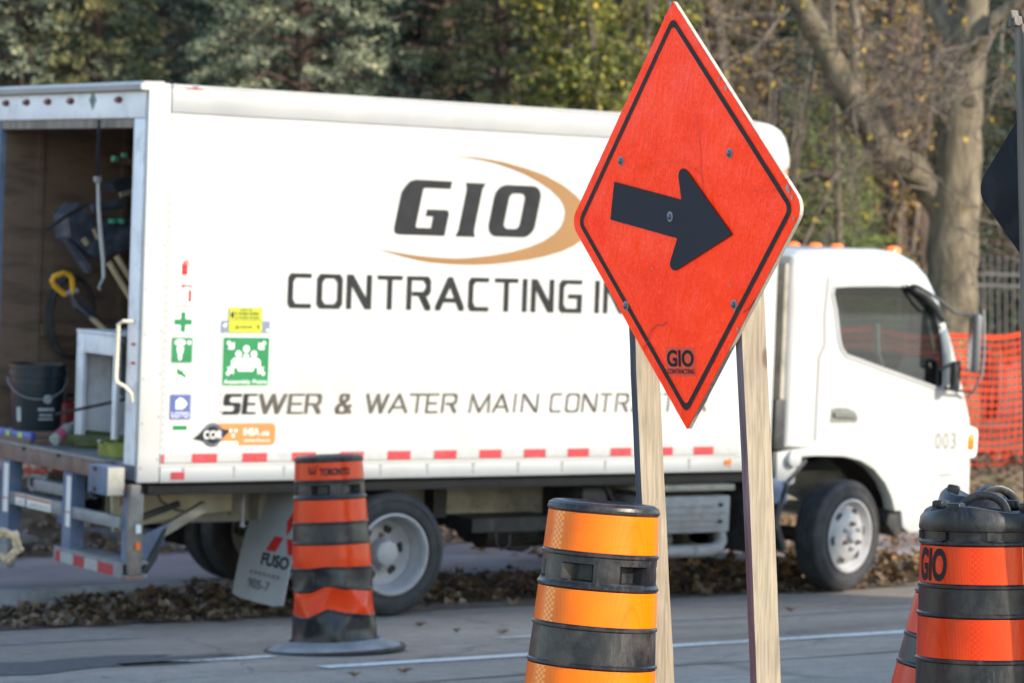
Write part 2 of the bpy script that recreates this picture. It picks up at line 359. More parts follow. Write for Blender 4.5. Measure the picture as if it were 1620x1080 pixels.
struct(MB().box((-150, -3.5, -0.008), (300, 17.3, 0.0)).build('road', M_asph))
# kerb, a run of cast lengths; pavement flags behind it
kerb = tag(MB().box((-150, 17.305, -0.2), (-6, 17.448, 0.13)).build('kerb', M_kerb), kind='structure')
for k in range(20): MB().box((-5.99 + k * 1.8, 17.3, -0.2), (-5.99 + k * 1.8 + 1.785, 17.45, 0.14)).build('kerb_stone', M_kerb, kerb, bevel=0.018)
walk = struct(MB().box((-150, 17.455, -0.2), (300, 20.6, 0.125)).build('pavement', M_walk))
for k in range(14): MB().box((-3.4 + k * 1.52, 17.46, 0.12), (-3.4 + k * 1.52 + 1.505, 19.0, 0.14)).build('paving_slab', M_walk, walk, bevel=0.006)
for k in range(14): MB().box((-2.9 + k * 1.52, 19.015, 0.12), (-2.9 + k * 1.52 + 1.505, 20.59, 0.14)).build('paving_slab', M_walk, walk, bevel=0.006)
def paint():
    m = bpy.data.materials.new('worn_road_paint'); m.use_nodes = True; n, l = nt(m); p = n['Principled BSDF']
    tc = n.new('ShaderNodeTexCoord'); a = n.new('ShaderNodeTexNoise'); a.inputs['Scale'].default_value = 24; a.inputs['Detail'].default_value = 8; a.inputs['Roughness'].default_value = 0.75; l.new(tc.outputs['Object'], a.inputs['Vector'])
    b = n.new('ShaderNodeTexNoise'); b.inputs['Scale'].default_value = 1.4; l.new(tc.outputs['Object'], b.inputs['Vector'])
    s = n.new('ShaderNodeMath'); s.operation = 'MULTIPLY_ADD'; s.inputs[1].default_value = 0.5; l.new(b.outputs[0], s.inputs[0]); l.new(a.outputs[0], s.inputs[2])
    r = n.new('ShaderNodeValToRGB'); l.new(s.outputs[0], r.inputs[0]); e = r.color_ramp.elements
    e[0].position = 0.74; e[0].color = (0.60, 0.60, 0.58, 1); e[1].position = 0.92; e[1].color = (0.17, 0.17, 0.17, 1)
    l.new(r.outputs[0], p.inputs['Base Color']); p.inputs['Roughness'].default_value = 0.7; return m
M_paint = paint(); M_faint = mat('faded_road_paint', (0.27, 0.27, 0.27), 0.8, var=0.3, scale=8)
def line(name, x0, x1, y0, y1, m, z=0.004):
    n = max(2, int((x1 - x0) / 0.25)); mb = MB()
    for k in range(n + 1):
        x = x0 + (x1 - x0) * k / n; j = random.uniform(-0.006, 0.006); mb.v += [(x, y0 + j, z), (x, y1 + j * 0.5, z)]
    for k in range(n): mb.f.append((2*k, 2*k+2, 2*k+3, 2*k+1))
    return struct(mb.build(name, m))
def gp(px, py): return on_plane(px, py, (0, 0, 0), Vector((0, 0, 1)))
line('lane_line', gp(522, 1057).x, 60, 12.96, 13.10, M_paint)
line('lane_line', gp(212, 1056).x, gp(422, 1036).x, 13.65, 13.77, M_paint)
line('lane_line', gp(778, 1008).x, gp(850, 1005).x, 13.95, 14.03, M_paint)
line('lane_line', gp(1060, 988).x, 60, 14.4, 14.48, M_faint)
line('lane_line', gp(0, 1020).x - 4, gp(180, 1000).x, 15.15, 15.2, M_faint)
M_patch = mat('dark_asphalt_patch', (0.06, 0.06, 0.063), 0.85, var=0.35, scale=30, dirt=(0.12, 0.11, 0.1), dirt_amt=0.5, dscale=12)
c = gp(40, 1055); mb = MB(); pts = [(c.x + 1.1*math.cos(2*PI*k/26)*(1 + 0.25*math.sin(k*2.3)), c.y + 0.32*math.sin(2*PI*k/26)*(1 + 0.3*math.sin(k*1.7+1)), 0.004) for k in range(26)]
mb.add(pts, [tuple(range(26))]); struct(mb.build('road_patch', M_patch))
M_seam = mat('tar_seam', (0.03, 0.03, 0.033), 0.6, var=0.3, scale=20)
for (xa, xb, y, w) in ((2, 30, 16.05, 0.03), (0, 40, 12.1, 0.018)):
    mb = MB(); n = 90
    for k in range(n + 1):
        x = xa + (xb - xa) * k / n; yy = y + 0.05 * math.sin(x * 1.7) + random.uniform(-.02, .02); ww = w * random.uniform(.4, 1.3); mb.v += [(x, yy - ww, 0.0035), (x, yy + ww, 0.0035)]
    for k in range(n): mb.f.append((2*k, 2*k+2, 2*k+3, 2*k+1))
    struct(mb.build('road_crack', M_seam))

# ------------------------------------------------------------------ fallen leaves
def leaves(name, n, xr, yr, m, pile=None, size=(0.05, 0.1), dens=None):
    V = []; Fq = []
    xs_ = RNG.uniform(*xr, n); ys_ = RNG.uniform(*yr, n)
    for x, y in zip(xs_, ys_):
        if dens and random.random() > dens(x, y): continue
        z = ground_z(x, y) + 0.006 + (pile(x, y) * random.random() if pile else random.uniform(0, 0.01))
        s = random.uniform(*size); a = random.uniform(0, 2*PI); tl = random.uniform(-0.7, 0.7); t2 = random.uniform(-0.7, 0.7)
        ca, sa = math.cos(a), math.sin(a); k = len(V); cv = random.uniform(0.1, 0.5) * s
        for (u, w, h) in ((-0.5, -0.12, cv), (0, -0.42, 0), (0.55, 0, cv), (0, 0.42, 0), (-0.5, 0.12, cv)):
            u *= s; w *= s; zz = h + abs(u*tl*0.5 + w*t2*0.5)
            V.append((x + u*ca - w*sa, y + u*sa + w*ca, z + zz))
        Fq += [(k, k+1, k+3, k+4), (k+1, k+2, k+3, k+3)]
    Fq = [f for f in Fq]
    mb = MB(); mb.v = V; mb.f = [f if len(set(f)) == 4 else f[:3] for f in Fq]
    return tag(mb.build(name, m, fix=False), kind='stuff')
M_leaf1 = leaf_mat('dry_brown_leaves', (0.07, 0.05, 0.035), (0.25, 0.18, 0.12), (0.46, 0.40, 0.33), scale=3, tr=0.1)
M_leaf2 = leaf_mat('tan_yellow_leaves', (0.16, 0.09, 0.04), (0.40, 0.25, 0.11), (0.5, 0.38, 0.22), scale=3, tr=0.15)
tag(leaves('fallen_leaves', 17000, (-1, 20), (15.8, 17.4), M_leaf1, pile=lambda x, y: (0.025 + 0.10 * min(1, max(0, (x - 7.4) / 1.6))) * min(1, max(0, (y - 15.95) / 0.6)), size=(0.04, 0.115),
    dens=lambda x, y: 0 if (x < 8.2 and y > 17.0) else min(1, max(0.02, (y - 16.0 - 0.15*math.sin(x*1.3)) / 0.35))), 'drift of brown dead leaves in the gutter under the truck', 'leaves')
tag(leaves('fallen_leaves', 2600, (12.2, 17.5), (16.2, 20.5), M_leaf2, pile=lambda x, y: 0.16, size=(0.06, 0.12), dens=lambda x, y: 0.9 if y < 18.2 else 0.35), 'loose tan and orange leaves in front of the truck', 'leaves')
tag(leaves('fallen_leaves', 9000, (-1, 26), (20.3, 23.0), M_leaf1, pile=lambda x, y: 0.05, size=(0.06, 0.12)), 'brown leaves covering the bank below the orange netting', 'leaves')
for k, (px, py) in enumerate(((665, 992), (795, 1004), (722, 1002), (640, 1066), (560, 1072), (1250, 968))):
    q = gp(px, py); a = random.uniform(0, 6); s = random.uniform(0.03, 0.055); mb = MB()
    n = 10; pts = [Vector((q.x + s*(0.65 + 0.35*math.cos(5*t))*math.cos(t + a), q.y + s*0.8*(0.65 + 0.35*math.cos(5*t))*math.sin(t + a), 0.012 + 0.022*abs(math.cos(t*1.5 + a)))) for t in [2*PI*i/n for i in range(n)]]
    mb.add([(q.x, q.y, 0.008)] + pts, [(0, i + 1, (i + 1) % n + 1) for i in range(n)])
    labs = ['curled dead leaf on the road right of the striped Toronto barrel', 'small leaf near the short lane dash', 'pale leaf on the road in front of the rear wheel', 'pale leaf on the near side of the long lane line', 'brown leaf nearest below the Toronto barrel base', 'leaf on the road beside the right wooden sign post', 'leaf on the road near the short lane line at left', 'leaf on the road before the front wheel', 'leaf on the asphalt between the two wooden posts']
    tag(mb.build('fallen_leaf', M_leaf1, fix=False), labs[k], 'leaf', 'single leaves blown onto the road')

# ------------------------------------------------------------------ trees
M_bark = mat('grey_brown_bark', (0.135, 0.11, 0.074), 0.9, var=0.5, scale=7, stretch=(1, 1, 0.35), dirt=(0.07, 0.07, 0.04), dirt_amt=0.8, dscale=1.6, bump=0.9, bscale=22)
M_bark2 = mat('dark_red_bark', (0.06, 0.038, 0.03), 0.9, var=0.4, scale=8, stretch=(1, 1, 0.3), bump=0.6, bscale=25)
M_twig = mat('bare_twigs', (0.12, 0.095, 0.075), 0.85, var=0.4, scale=4)
M_spruce = leaf_mat('blue_green_needles', (0.03, 0.05, 0.042), (0.34, 0.37, 0.24), (0.60, 0.58, 0.36), scale=1.6, tr=0.25)
M_pine = leaf_mat('olive_needles', (0.035, 0.05, 0.025), (0.27, 0.27, 0.12), (0.50, 0.38, 0.18), scale=1.4, tr=0.25)
M_cedar = leaf_mat('dark_green_needles', (0.018, 0.03, 0.026), (0.13, 0.17, 0.12), scale=1.2, tr=0.2)
M_brush = leaf_mat('yellow_green_leaves', (0.04, 0.06, 0.015), (0.34, 0.35, 0.09), (0.80, 0.55, 0.09), scale=2.0, tr=0.35)
M_fresh = leaf_mat('fresh_green_needles', (0.07, 0.11, 0.02), (0.27, 0.34, 0.10), scale=1.4, tr=0.2)
def frames(D):                                # rows of direction -> two perpendicular unit rows
    up = np.tile(np.array([0, 0, 1.0]), (len(D), 1)); a = np.cross(D, up); nrm = np.linalg.norm(a, axis=1, keepdims=True); a = a / np.maximum(nrm, 1e-5); return a, np.cross(a, D)
def brush(P, D, L, k, ln, wd, spread, flat=False):     # k leaves round each twig P..P+D*L
    n = len(P); A, B = frames(D); t = RNG.uniform(0, 1, (n, k)); th = RNG.uniform(0, 2*PI, (n, k))
    base = P[:, None] + D[:, None] * (t * L[:, None])[..., None]
    out = A[:, None] * np.cos(th)[..., None] + B[:, None] * np.sin(th)[..., None] * (0.5 if flat else 1)
    d = D[:, None] * (1 - spread) + out * spread; d /= np.linalg.norm(d, axis=2, keepdims=True)
    s = np.cross(d, RNG.normal(size=(n, k, 3))); s /= np.linalg.norm(s, axis=2, keepdims=True)
    l_ = ln * RNG.uniform(0.6, 1.2, (n, k, 1)); w_ = wd * RNG.uniform(0.6, 1.2, (n, k, 1))
    q = np.stack([base, base + d*l_*0.45 + s*w_*0.5, base + d*l_, base + d*l_*0.45 - s*w_*0.5], 2).reshape(-1, 3)
    return q
def conifer(name, label, pos, h, rad, m, nb=170, low=1.2, leaf=(0.075, 0.022), group=None, trunk_r=0.16, droop=0.25, per=19, seedbias=1.0, bm=None, cat='tree'):
    t = thing(name, label, cat, pos, group=group); tr = MB()
    tr.tube([(0, 0, -0.3), (0, 0, 0.5), (0.03, 0, h*0.5), (0, 0, h)], [trunk_r*1.25, trunk_r, trunk_r*0.6, 0.02], 10)
    P = []; D = []; L = []
    for i in range(nb):
        z = low + (h - low) * (i / nb) ** 1.05; ln = rad * (1 - (z - low) / (h - low) * 0.85) * random.uniform(0.7, 1.12); a = i * 2.39996 + random.uniform(-.3, .3)
        el = random.uniform(0.0, 0.25); tip = Vector((math.cos(a)*ln, math.sin(a)*ln, z + el*ln - droop*ln)); mid = Vector((math.cos(a)*ln*.5, math.sin(a)*ln*.5, z + 0.10*ln))
        ctrl = [Vector((0, 0, z)), mid, tip]
        tr.tube(ctrl, [0.028, 0.018, 0.006], 4, cap=False)
        for j in range(per):
            u = 0.22 + 0.78 * math.sqrt(random.random()); p = ctrl[0]*(1-u)**2 + ctrl[1]*2*u*(1-u) + ctrl[2]*u*u
            side = random.choice((-1, 1)); dr = Vector((math.cos(a + side*random.uniform(0.3, 1.1)), math.sin(a + side*random.uniform(0.3, 1.1)), random.uniform(-0.5, 0.25))).normalized()
            P.append(p); D.append(dr); L.append((0.16 + 0.32*(1-u)*ln*0.6 + 0.1) * random.uniform(0.7, 1.3))
        P.append(tip); D.append((tip - mid).normalized()); L.append(0.2)
    P = np.array([tuple(p) for p in P]); D = np.array([tuple(d) for d in D]); L = np.array(L)
    V = brush(P, D, L, 17, leaf[0]*.95, leaf[1]*.72, 0.5); n = len(V) // 4
    big_mesh('crown', V, np.arange(4*n).reshape(-1, 4), m, t); tr.build('trunk', bm or M_bark2, t, smooth=True, fix=False)
    return t
def tpos(px, Z):
    q = on_depth(px, 612, Z); return (q.x, q.y, ground_z(q.x, q.y) - 0.03)
conifer('spruce_tree', 'blue-green spruce filling the upper left corner behind the truck', tpos(30, 35), 9.5, 2.3, M_spruce, nb=230, group='conifers behind the truck', per=22, leaf=(0.085, 0.03))
conifer('spruce_tree', 'pale blue-green spruce with sunlit boughs above the truck lettering', tpos(475, 33.5), 9.0, 1.75, M_spruce, nb=210, group='conifers behind the truck', per=22, leaf=(0.085, 0.03))
conifer('spruce_tree', 'dark narrow spruce between the two sunlit blue-green spruces', tpos(250, 39), 9.5, 1.6, M_cedar, nb=190, group='conifers behind the truck', leaf=(0.09, 0.035))
conifer('spruce_tree', 'olive spruce with brownish tips left of the truck rear corner top', tpos(150, 34.5), 8.5, 1.05, M_pine, nb=130, group='conifers behind the truck', leaf=(0.09, 0.03))
conifer('spruce_tree', 'dark green spruce behind the middle of the truck roof', tpos(700, 36), 9.0, 1.9, M_cedar, nb=200, group='conifers behind the truck', leaf=(0.09, 0.035))
conifer('spruce_tree', 'grey-green spruce with drooping boughs left of the orange sign top', tpos(790, 34), 8.2, 1.2, M_pine, nb=130, group='conifers behind the truck')
conifer('spruce_tree', 'dark spruce standing behind the bare twigs right of the orange sign', tpos(1215, 40), 6.3, 1.6, M_cedar, nb=120, group='conifers behind the truck', leaf=(0.09, 0.035))
conifer('spruce_tree', 'young fresh green spruce with low boughs over the cab roof', tpos(1300, 35), 4.15, 1.15, M_fresh, nb=110, group='conifers behind the truck', low=1.0, droop=0.5)
conifer('spruce_tree', 'dark olive spruce behind the large maple trunk', tpos(1500, 43), 9.0, 2.1, M_pine, nb=170, group='conifers behind the truck', leaf=(0.09, 0.035))
conifer('spruce_tree', 'dark green spruce at the right edge beyond the iron railing', tpos(1640, 41), 9.5, 2.2, M_cedar, nb=180, group='conifers behind the truck', leaf=(0.09, 0.035))
back = conifer('conifer', 'dark conifer in the dense back row behind the nearer trees', tpos(60, 47), 11.5, 2.9, M_cedar, nb=230, leaf=(0.12, 0.05), group='back row of dark conifers', per=30)
for px, Z, s_ in ((230, 48, 1.0), (390, 46.5, .95), (560, 48, 1.05), (700, 47, 1.0), (860, 46, .9), (985, 48.5, 1.05), (1120, 47, .95), (1260, 48, 1.0), (1400, 47, 1.05), (1560, 49, 1.1), (1690, 48, 1.0), (-80, 47, 1.0)):
    c = copy_tree(back); c.location = tpos(px, Z); c.rotation_euler = (0, 0, px); c.scale = (s_, s_, s_)
def shrub(name, label, pos, h, rx, m, n=2500, z0=0.5, stems=9, leaf=(0.075, 0.055), cat='tree'):
    t = thing(name, label, cat, pos); tr = MB(); P = []; D = []
    for i in range(stems):
        a = random.uniform(0, 2*PI); q = [Vector((0, 0, -0.1)), Vector((math.cos(a)*rx*.3, math.sin(a)*rx*.3, h*.4)), Vector((math.cos(a)*rx*.7, math.sin(a)*rx*.7, h*random.uniform(.8, 1)))]
        tr.tube(q, [0.045, 0.03, 0.008], 5, cap=False)
        for j in range(26):
            u = random.uniform(.25, 1); p = q[0]*(1-u)**2 + q[1]*2*u*(1-u) + q[2]*u*u; b = random.uniform(0, 2*PI)
            e = p + Vector((math.cos(b), math.sin(b), random.uniform(-.1, .6))) * random.uniform(.3, .8); tr.tube([p, (p+e)/2 + Vector((0, 0, .04)), e], [0.012, 0.008, 0.004], 3, cap=False)
            for k in range(n // (stems*26)):
                w = random.random(); P.append(tuple(p*(1-w) + e*w + Vector([random.gauss(0, .09) for _ in range(3)]))); D.append(tuple(Vector([random.gauss(0, 1) for _ in range(3)]).normalized()))
    P = np.array(P); D = np.array(D); V = brush(P, D, np.full(len(P), 0.04), 2, leaf[0], leaf[1], 0.6)
    big_mesh('crown', V, np.arange(len(V)).reshape(-1, 4), m, t); tr.build('trunk', M_twig, t, fix=False, smooth=True); return t
shrub('broadleaf_tree', 'small tree with yellow-green autumn leaves behind the orange sign', tpos(985, 33), 7.6, 1.5, M_brush, n=9000, stems=14)
shrub('broadleaf_tree', 'thin tree with olive leaves left of the yellow-leaved one', tpos(870, 36), 7.2, 1.0, M_brush, n=4200, stems=10)
shrub('broadleaf_tree', 'tree with brown and gold leaves between the maple limb and its trunk', tpos(1400, 36), 7.4, 1.4, bpy.data.materials.get('rust_leaves') or leaf_mat('rust_leaves', (0.10, 0.07, 0.03), (0.42, 0.27, 0.10), (0.75, 0.48, 0.13), scale=2, tr=0.3), n=3000, stems=10)
shrub('broadleaf_tree', 'sparse small tree with dull brown leaves behind the bare maple twigs', tpos(1110, 37), 7.5, 1.5, bpy.data.materials['rust_leaves'], n=3600, stems=12)
for px, Z, lab, r in ((1322, 33.5, 'thin bare trunk rising behind the cab roof', 0.045), (1415, 40, 'reddish-brown trunk just left of the big maple', 0.15), (1452, 38, 'dark trunk touching the left side of the big maple trunk', 0.12)):
    t = thing('tree', lab, 'tree', tpos(px, Z)); MB().tube([(0, 0, -.2), (0.05, 0, 2.5), (-.05, 0, 5), (0.05, 0, 7.5)], [r*1.3, r, r*.85, r*.5], 10).build('trunk', M_bark2 if r > .1 else M_bark, t, smooth=True)
    mb = MB()
    for i in range(14 if r > .1 else 2):
        a = random.uniform(0, 6.3); z = random.uniform(3.8, 7.2); e = Vector((math.cos(a)*1.0, math.sin(a)*1.0, z + .7)); mb.tube([(0, 0, z), (e + Vector((0, 0, z)))/2 + Vector((0, 0, .1)), e], [.03, .02, .006], 4, cap=False)
    mb.build('branch', M_twig, t, fix=False, smooth=True)
# the big maple: limbs follow the photograph's fork
ZM = 31.0; mp = tpos(1508, ZM); MO = Vector(mp)
mapl = thing('maple_tree', 'large bare maple with a thick forked trunk behind the cab', 'tree', mp)
def md(px, py, dz=0.0): return on_depth(px, py, ZM + dz) - MO
def limb(mb, pts, rs, n=12):
    P = [Vector(p) for p in pts]; out = []; ro = []
    for i in range(len(P) - 1):
        p0 = P[max(i-1, 0)]; p1 = P[i]; p2 = P[i+1]; p3 = P[min(i+2, len(P)-1)]
        for k in range(5):
            t = k / 5; out.append(0.5*((2*p1) + (p2-p0)*t + (2*p0-5*p1+4*p2-p3)*t*t + (3*p1-p0-3*p2+p3)*t**3)); ro.append((rs[i]*(1-t) + rs[i+1]*t) * (1 + 0.06*math.sin(9*t + i*4)))
    out.append(P[-1]); ro.append(rs[-1]); mb.tube(out, ro, n); return out
mb = MB(); limb(mb, [md(1492, 790), md(1500, 700), md(1504, 560), md(1506, 430), md(1512, 300), md(1520, 180), md(1531, 90), md(1538, 0), md(1545, -150)], [.40, .34, .29, .265, .27, .225, .20, .17, .13], 18)
mb.build('trunk', M_bark, mapl, smooth=True)
MAIN = []
for nm, pts, rs in (('limb', [(1512, 360), (1462, 285), (1400, 238, -.3), (1350, 165, -.5), (1310, 85, -.6), (1262, 0, -.8), (1225, -90, -1)], [.20, .17, .16, .145, .13, .115, .08]),
                    ('limb', [(1528, 110), (1505, 55, .2), (1478, 0, .4), (1440, -120, .6)], [.14, .12, .10, .06]),
                    ('limb', [(1532, 110), (1560, 50, -.2), (1600, 15, -.3), (1660, -20, -.5)], [.13, .105, .09, .05]),
                    ('limb', [(1378, 205, -.4), (1352, 110, -.2), (1355, 45, 0), (1340, -60, .2)], [.06, .05, .045, .03])):
    mb = MB(); MAIN.append(limb(mb, [md(*p) for p in pts], rs)); mb.build(nm, M_bark, mapl, smooth=True)
mb = MB(); mb.tube([md(1536, 160, -.27), md(1537, 160, -.16)], [.05, .085], 10); mb.build('knot', M_bark, mapl, smooth=True)
tw = MB(); tips = []
def twig(p, d, L, r, depth):
    pts = [p]; dd = d.copy()
    for k in range(5):
        dd = (dd + Vector([random.gauss(0, .28) for _ in range(3)]) + Vector((0, 0, -0.07 if depth < 2 else 0.02))).normalized(); pts.append(pts[-1] + dd * L / 5)
    tw.tube(pts, [r*(1 - .16*k) for k in range(6)], 4 if depth < 2 else 3, cap=False)
    if depth < 3:
        for k in range((6, 5, 4)[depth]):
            q = pts[random.randint(1, 5)]; twig(q, (dd + Vector([random.gauss(0, .75) for _ in range(3)])).normalized(), L*random.uniform(.4, .7), r*.5, depth + 1)
    else: tips.append(pts[-1])
for i in range(19):
    ln = random.choice(MAIN[:1]*4 + MAIN); p = random.choice(ln[3:]); twig(Vector(p), Vector((random.gauss(-.35, .7), random.gauss(-.1, .7), random.gauss(-.25, .5))).normalized(), random.uniform(.9, 1.7), .02, 0)
for px, py in ((1470, 300), (1440, 270), (1490, 340), (1420, 250), (1380, 200), (1500, 190), (1330, 130)): twig(md(px, py, -.2), Vector((random.gauss(-.5, .5), random.gauss(0, .3), random.gauss(.1, .5))).normalized(), 1.5, .018, 0)
tag(tw.build('twigs', M_twig, mapl, fix=False), kind='stuff')
P = np.array([tuple(p) for p in random.sample(tips, min(len(tips), 80))]); D = RNG.normal(size=P.shape); D /= np.linalg.norm(D, axis=1, keepdims=True)
V = brush(P, D, np.full(len(P), .03), 2, .075, .05, .6); tag(big_mesh('last_leaves', V, np.arange(len(V)).reshape(-1, 4), leaf_mat('yellow_leaves', (0.3, 0.2, 0.03), (0.7, 0.5, 0.07), (0.65, 0.2, 0.05), tr=.4), mapl), kind='stuff')
# twiggy bush of bare stems by the fork
t = thing('bare_shrub', 'tall bare shrub of tangled thin stems right of the orange sign', 'shrub', tpos(1205, 33)); BO = Vector(tpos(1205, 33)); tw = MB(); tips = []
for i in range(16):
    a = random.uniform(0, 6.3); r0 = random.uniform(.4, 1.5); q = [Vector((0, 0, -.1)), Vector((math.cos(a)*r0*.3, math.sin(a)*r0*.3, 2.2)), Vector((math.cos(a)*r0, math.sin(a)*r0, random.uniform(3.8, 5.4)))]
    tw.tube(q, [.035, .025, .01], 4, cap=False)
    for k in range(4): u = random.uniform(.55, 1); p = q[0]*(1-u)**2 + q[1]*2*u*(1-u) + q[2]*u*u; twig(p, Vector((random.gauss(0, 1), random.gauss(0, .6), random.gauss(.1, .4))).normalized(), random.uniform(.5, 1), .01, 1)
tag(tw.build('stems', M_twig, t, fix=False), kind='stuff')
P = np.array([tuple(p) for p in random.sample(tips, min(len(tips), 70))]); D = RNG.normal(size=P.shape); D /= np.linalg.norm(D, axis=1, keepdims=True)
V = brush(P, D, np.full(len(P), .03), 2, .075, .05, .6); tag(big_mesh('last_leaves', V, np.arange(len(V)).reshape(-1, 4), bpy.data.materials['yellow_leaves'], t), kind='stuff')

# ------------------------------------------------------------------ building far behind the trees
M_brick = mat('dark_brick', (0.10, 0.065, 0.055), 0.9, var=0.25, scale=5); M_bl = mat('blue_blind', (0.16, 0.34, 0.55), 0.35, var=0.3, scale=1.5, coat=0.5)
bl = thing('building', 'dark brick building with blue windows glimpsed through the trees', 'building', (30, 56, 1.2))
MB().box((-45, 0.12, -2), (45, 12, 9)).build('wall', M_brick, bl)
first = None
for i in range(26):
    for j in range(2):
        x = -43 + i * 3.3; z = 1.0 + j * 3.6
        if first is None:
            fr = MB(); fr.box((-.95, -.02, -.0), (.95, .12, .08)).box((-.95, -.02, 1.92), (.95, .12, 2.0)).box((-.95, -.02, .08), (-.87, .12, 1.92)).box((.87, -.02, .08), (.95, .12, 1.92)).box((-.03, -.01, .08), (.03, .10, 1.92))
            w = fr.build('window', M_galv, bl); pn = MB().box((-.86, .06, .09), (.86, .09, 1.91)).build('pane', M_bl, w); first = w
        else: w = copy_tree(first, bl)
        w.location = (x, 0, z)
MB().box((-45.3, -.3, 9), (45.3, 12.3, 9.4)).build('roof', M_kerb, bl)
# unseen block added behind the camera, sized to shade the truck's lower half
hx0, hx1, hy = 13.3, 21.4, -6.5
hH = 0.80 + (15.6 - hy) / math.cos(SUN_AZ) * math.tan(SUN_EL)
hs = thing('shade_block', 'unseen flat-roofed brick block added to shade the lower truck', 'shade_block', (hx0, hy, 0))
MB().box((0, -2.6, -.1), (hx1 - hx0, 0, hH - .3)).build('wall', mat('red_brick', (0.3, 0.13, 0.09), .9, var=.2), hs)
MB().box((-.15, -2.75, hH - .3), (hx1 - hx0 + .15, .15, hH)).build('roof', M_kerb, hs)
for j in range(2):
    for i in range(3):
        w = copy_tree(first, hs); w.location = (1.4 + i*2.35, .0, .8 + j * 2.9); w.rotation_euler = (0, 0, PI); w.scale = (.8, 1, .8)

# ------------------------------------------------------------------ fences
M_net = mat('orange_netting', (0.44, 0.035, 0.010), 0.7, var=0.2, scale=2, hue=(0.52, 0.05, 0.015), spec=0.1)
FY = 22.0; fz = ground_z(0, FY)
fn = thing('safety_fence', 'orange plastic mesh safety fence on the leafy bank behind the truck', 'fence', (0, FY, fz))
mb = MB(); x0, x1 = 2.0, 30.0; pitch = 0.075; nxs = int((x1 - x0) / pitch)
sag = lambda x, f: 0.05*math.sin(x*2.1)*f + 0.03*math.sin(x*5.3 + 1)*f; bow = lambda x, z: 0.06*math.sin(x*1.6) + 0.05*math.sin(x*3.7 + z*3)
NR = 17
for j in range(NR + 1):
    z = 1.28 * j / NR; w = (0.022 if j < NR else 0.05); px_ = None; st = []
    for i in range(0, nxs + 1, 2):
        x = x0 + i*pitch; st.append((x, bow(x, z), z + sag(x, .6) + w/2)); st.append((x, bow(x, z), z + sag(x, .6) - w/2))
    k = len(st); mb.add(st, [(2*i, 2*i+1, 2*i+3, 2*i+2) for i in range(k//2 - 1)])
for i in range(nxs + 1):
    x = x0 + i*pitch; st = []
    for j in range(0, NR + 1, 2):
        z = 1.28 * j / NR; st += [(x - .008, bow(x, z) + .004, z + sag(x, .6)), (x + .008, bow(x, z) + .004, z + sag(x, .6))]
    k = len(st); mb.add(st, [(2*q, 2*q+1, 2*q+3, 2*q+2) for q in range(k//2 - 1)])
tag(mb.build('netting', M_net, fn, fix=False), kind='stuff')
M_oldwood = mat('weathered_wood', (0.22, 0.19, 0.16), .85, var=.3, scale=12, stretch=(1, 1, .15))
for x in np.arange(3, 30, 2.7): MB().box((x - .02, .07, -.2), (x + .02, .11, 1.35)).build('stake', M_oldwood, fn)
M_iron = mat('grey_painted_iron', (0.045, 0.045, 0.048), .6, var=.15, scale=6, dirt=(0.09, 0.085, 0.07), dirt_amt=.4)
IY = 27.0; iz = ground_z(0, IY) - .03
ir = thing('iron_railing', 'grey iron railing with ball-topped pickets behind the orange mesh', 'fence', (0, IY, iz)); first = None
for i, x in enumerate(np.arange(9.0, 36, .125)):
    if first is None:
        q = MB(); q.box((-.011, -.011, .05), (.011, .011, 2.2)); q.lathe([(0.001, 2.2), (.016, 2.205), (.016, 2.215), (.01, 2.22), (.022, 2.24), (.026, 2.262), (.022, 2.285), (.001, 2.3)], 8)
        first = q.build('picket', M_iron, ir); p = first
    else: p = first.copy(); COL.objects.link(p)
    p.location = (x, 0, 0)
for z in (.2, 1.92, 2.06): MB().box((8.8, -.02, z), (36, .02, z + .035)).build('rail', M_iron, ir)
for x in np.arange(8.85, 36, 2.5): MB().box((x - .035, -.035, -.1), (x + .035, .035, 2.3)).build('post', M_iron, ir, bevel=.006)

# ------------------------------------------------------------------ the truck (x along it, y away from the camera, z up; leans with its far wheels on the kerb)
T = thing('box_truck', 'white box truck with open rear and company lettering, parked half on the kerb', 'truck', TO, (PHI, 0, 0))
BL, BW, BZ0, BZ1, FLZ = 4.80, 2.20, 0.862, 3.19, 0.965
# box
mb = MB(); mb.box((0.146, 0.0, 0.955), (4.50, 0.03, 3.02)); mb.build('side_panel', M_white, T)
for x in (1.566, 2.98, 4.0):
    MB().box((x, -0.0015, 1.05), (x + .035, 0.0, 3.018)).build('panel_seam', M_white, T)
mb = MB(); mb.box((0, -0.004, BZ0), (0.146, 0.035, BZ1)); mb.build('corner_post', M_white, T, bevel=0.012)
mb = MB(); mb.box((0.148, -0.006, 3.022), (4.50, 0.03, BZ1)); mb.build('top_rail', M_alu, T, bevel=0.01)
MB().box((0.148, -0.012, 3.17), (4.50, -0.0065, 3.186)).build('drip_strip', M_alu, T)
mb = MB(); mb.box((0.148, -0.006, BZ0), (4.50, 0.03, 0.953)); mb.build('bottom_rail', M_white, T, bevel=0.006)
for k in range(13): x = .30 + k*.34; MB().box((x - .003, -.010, .885), (x + .003, -.0065, .940)).cbox((x, -.010, .943), (.018, .007, .010)).build('rail_clip', M_alu, T)
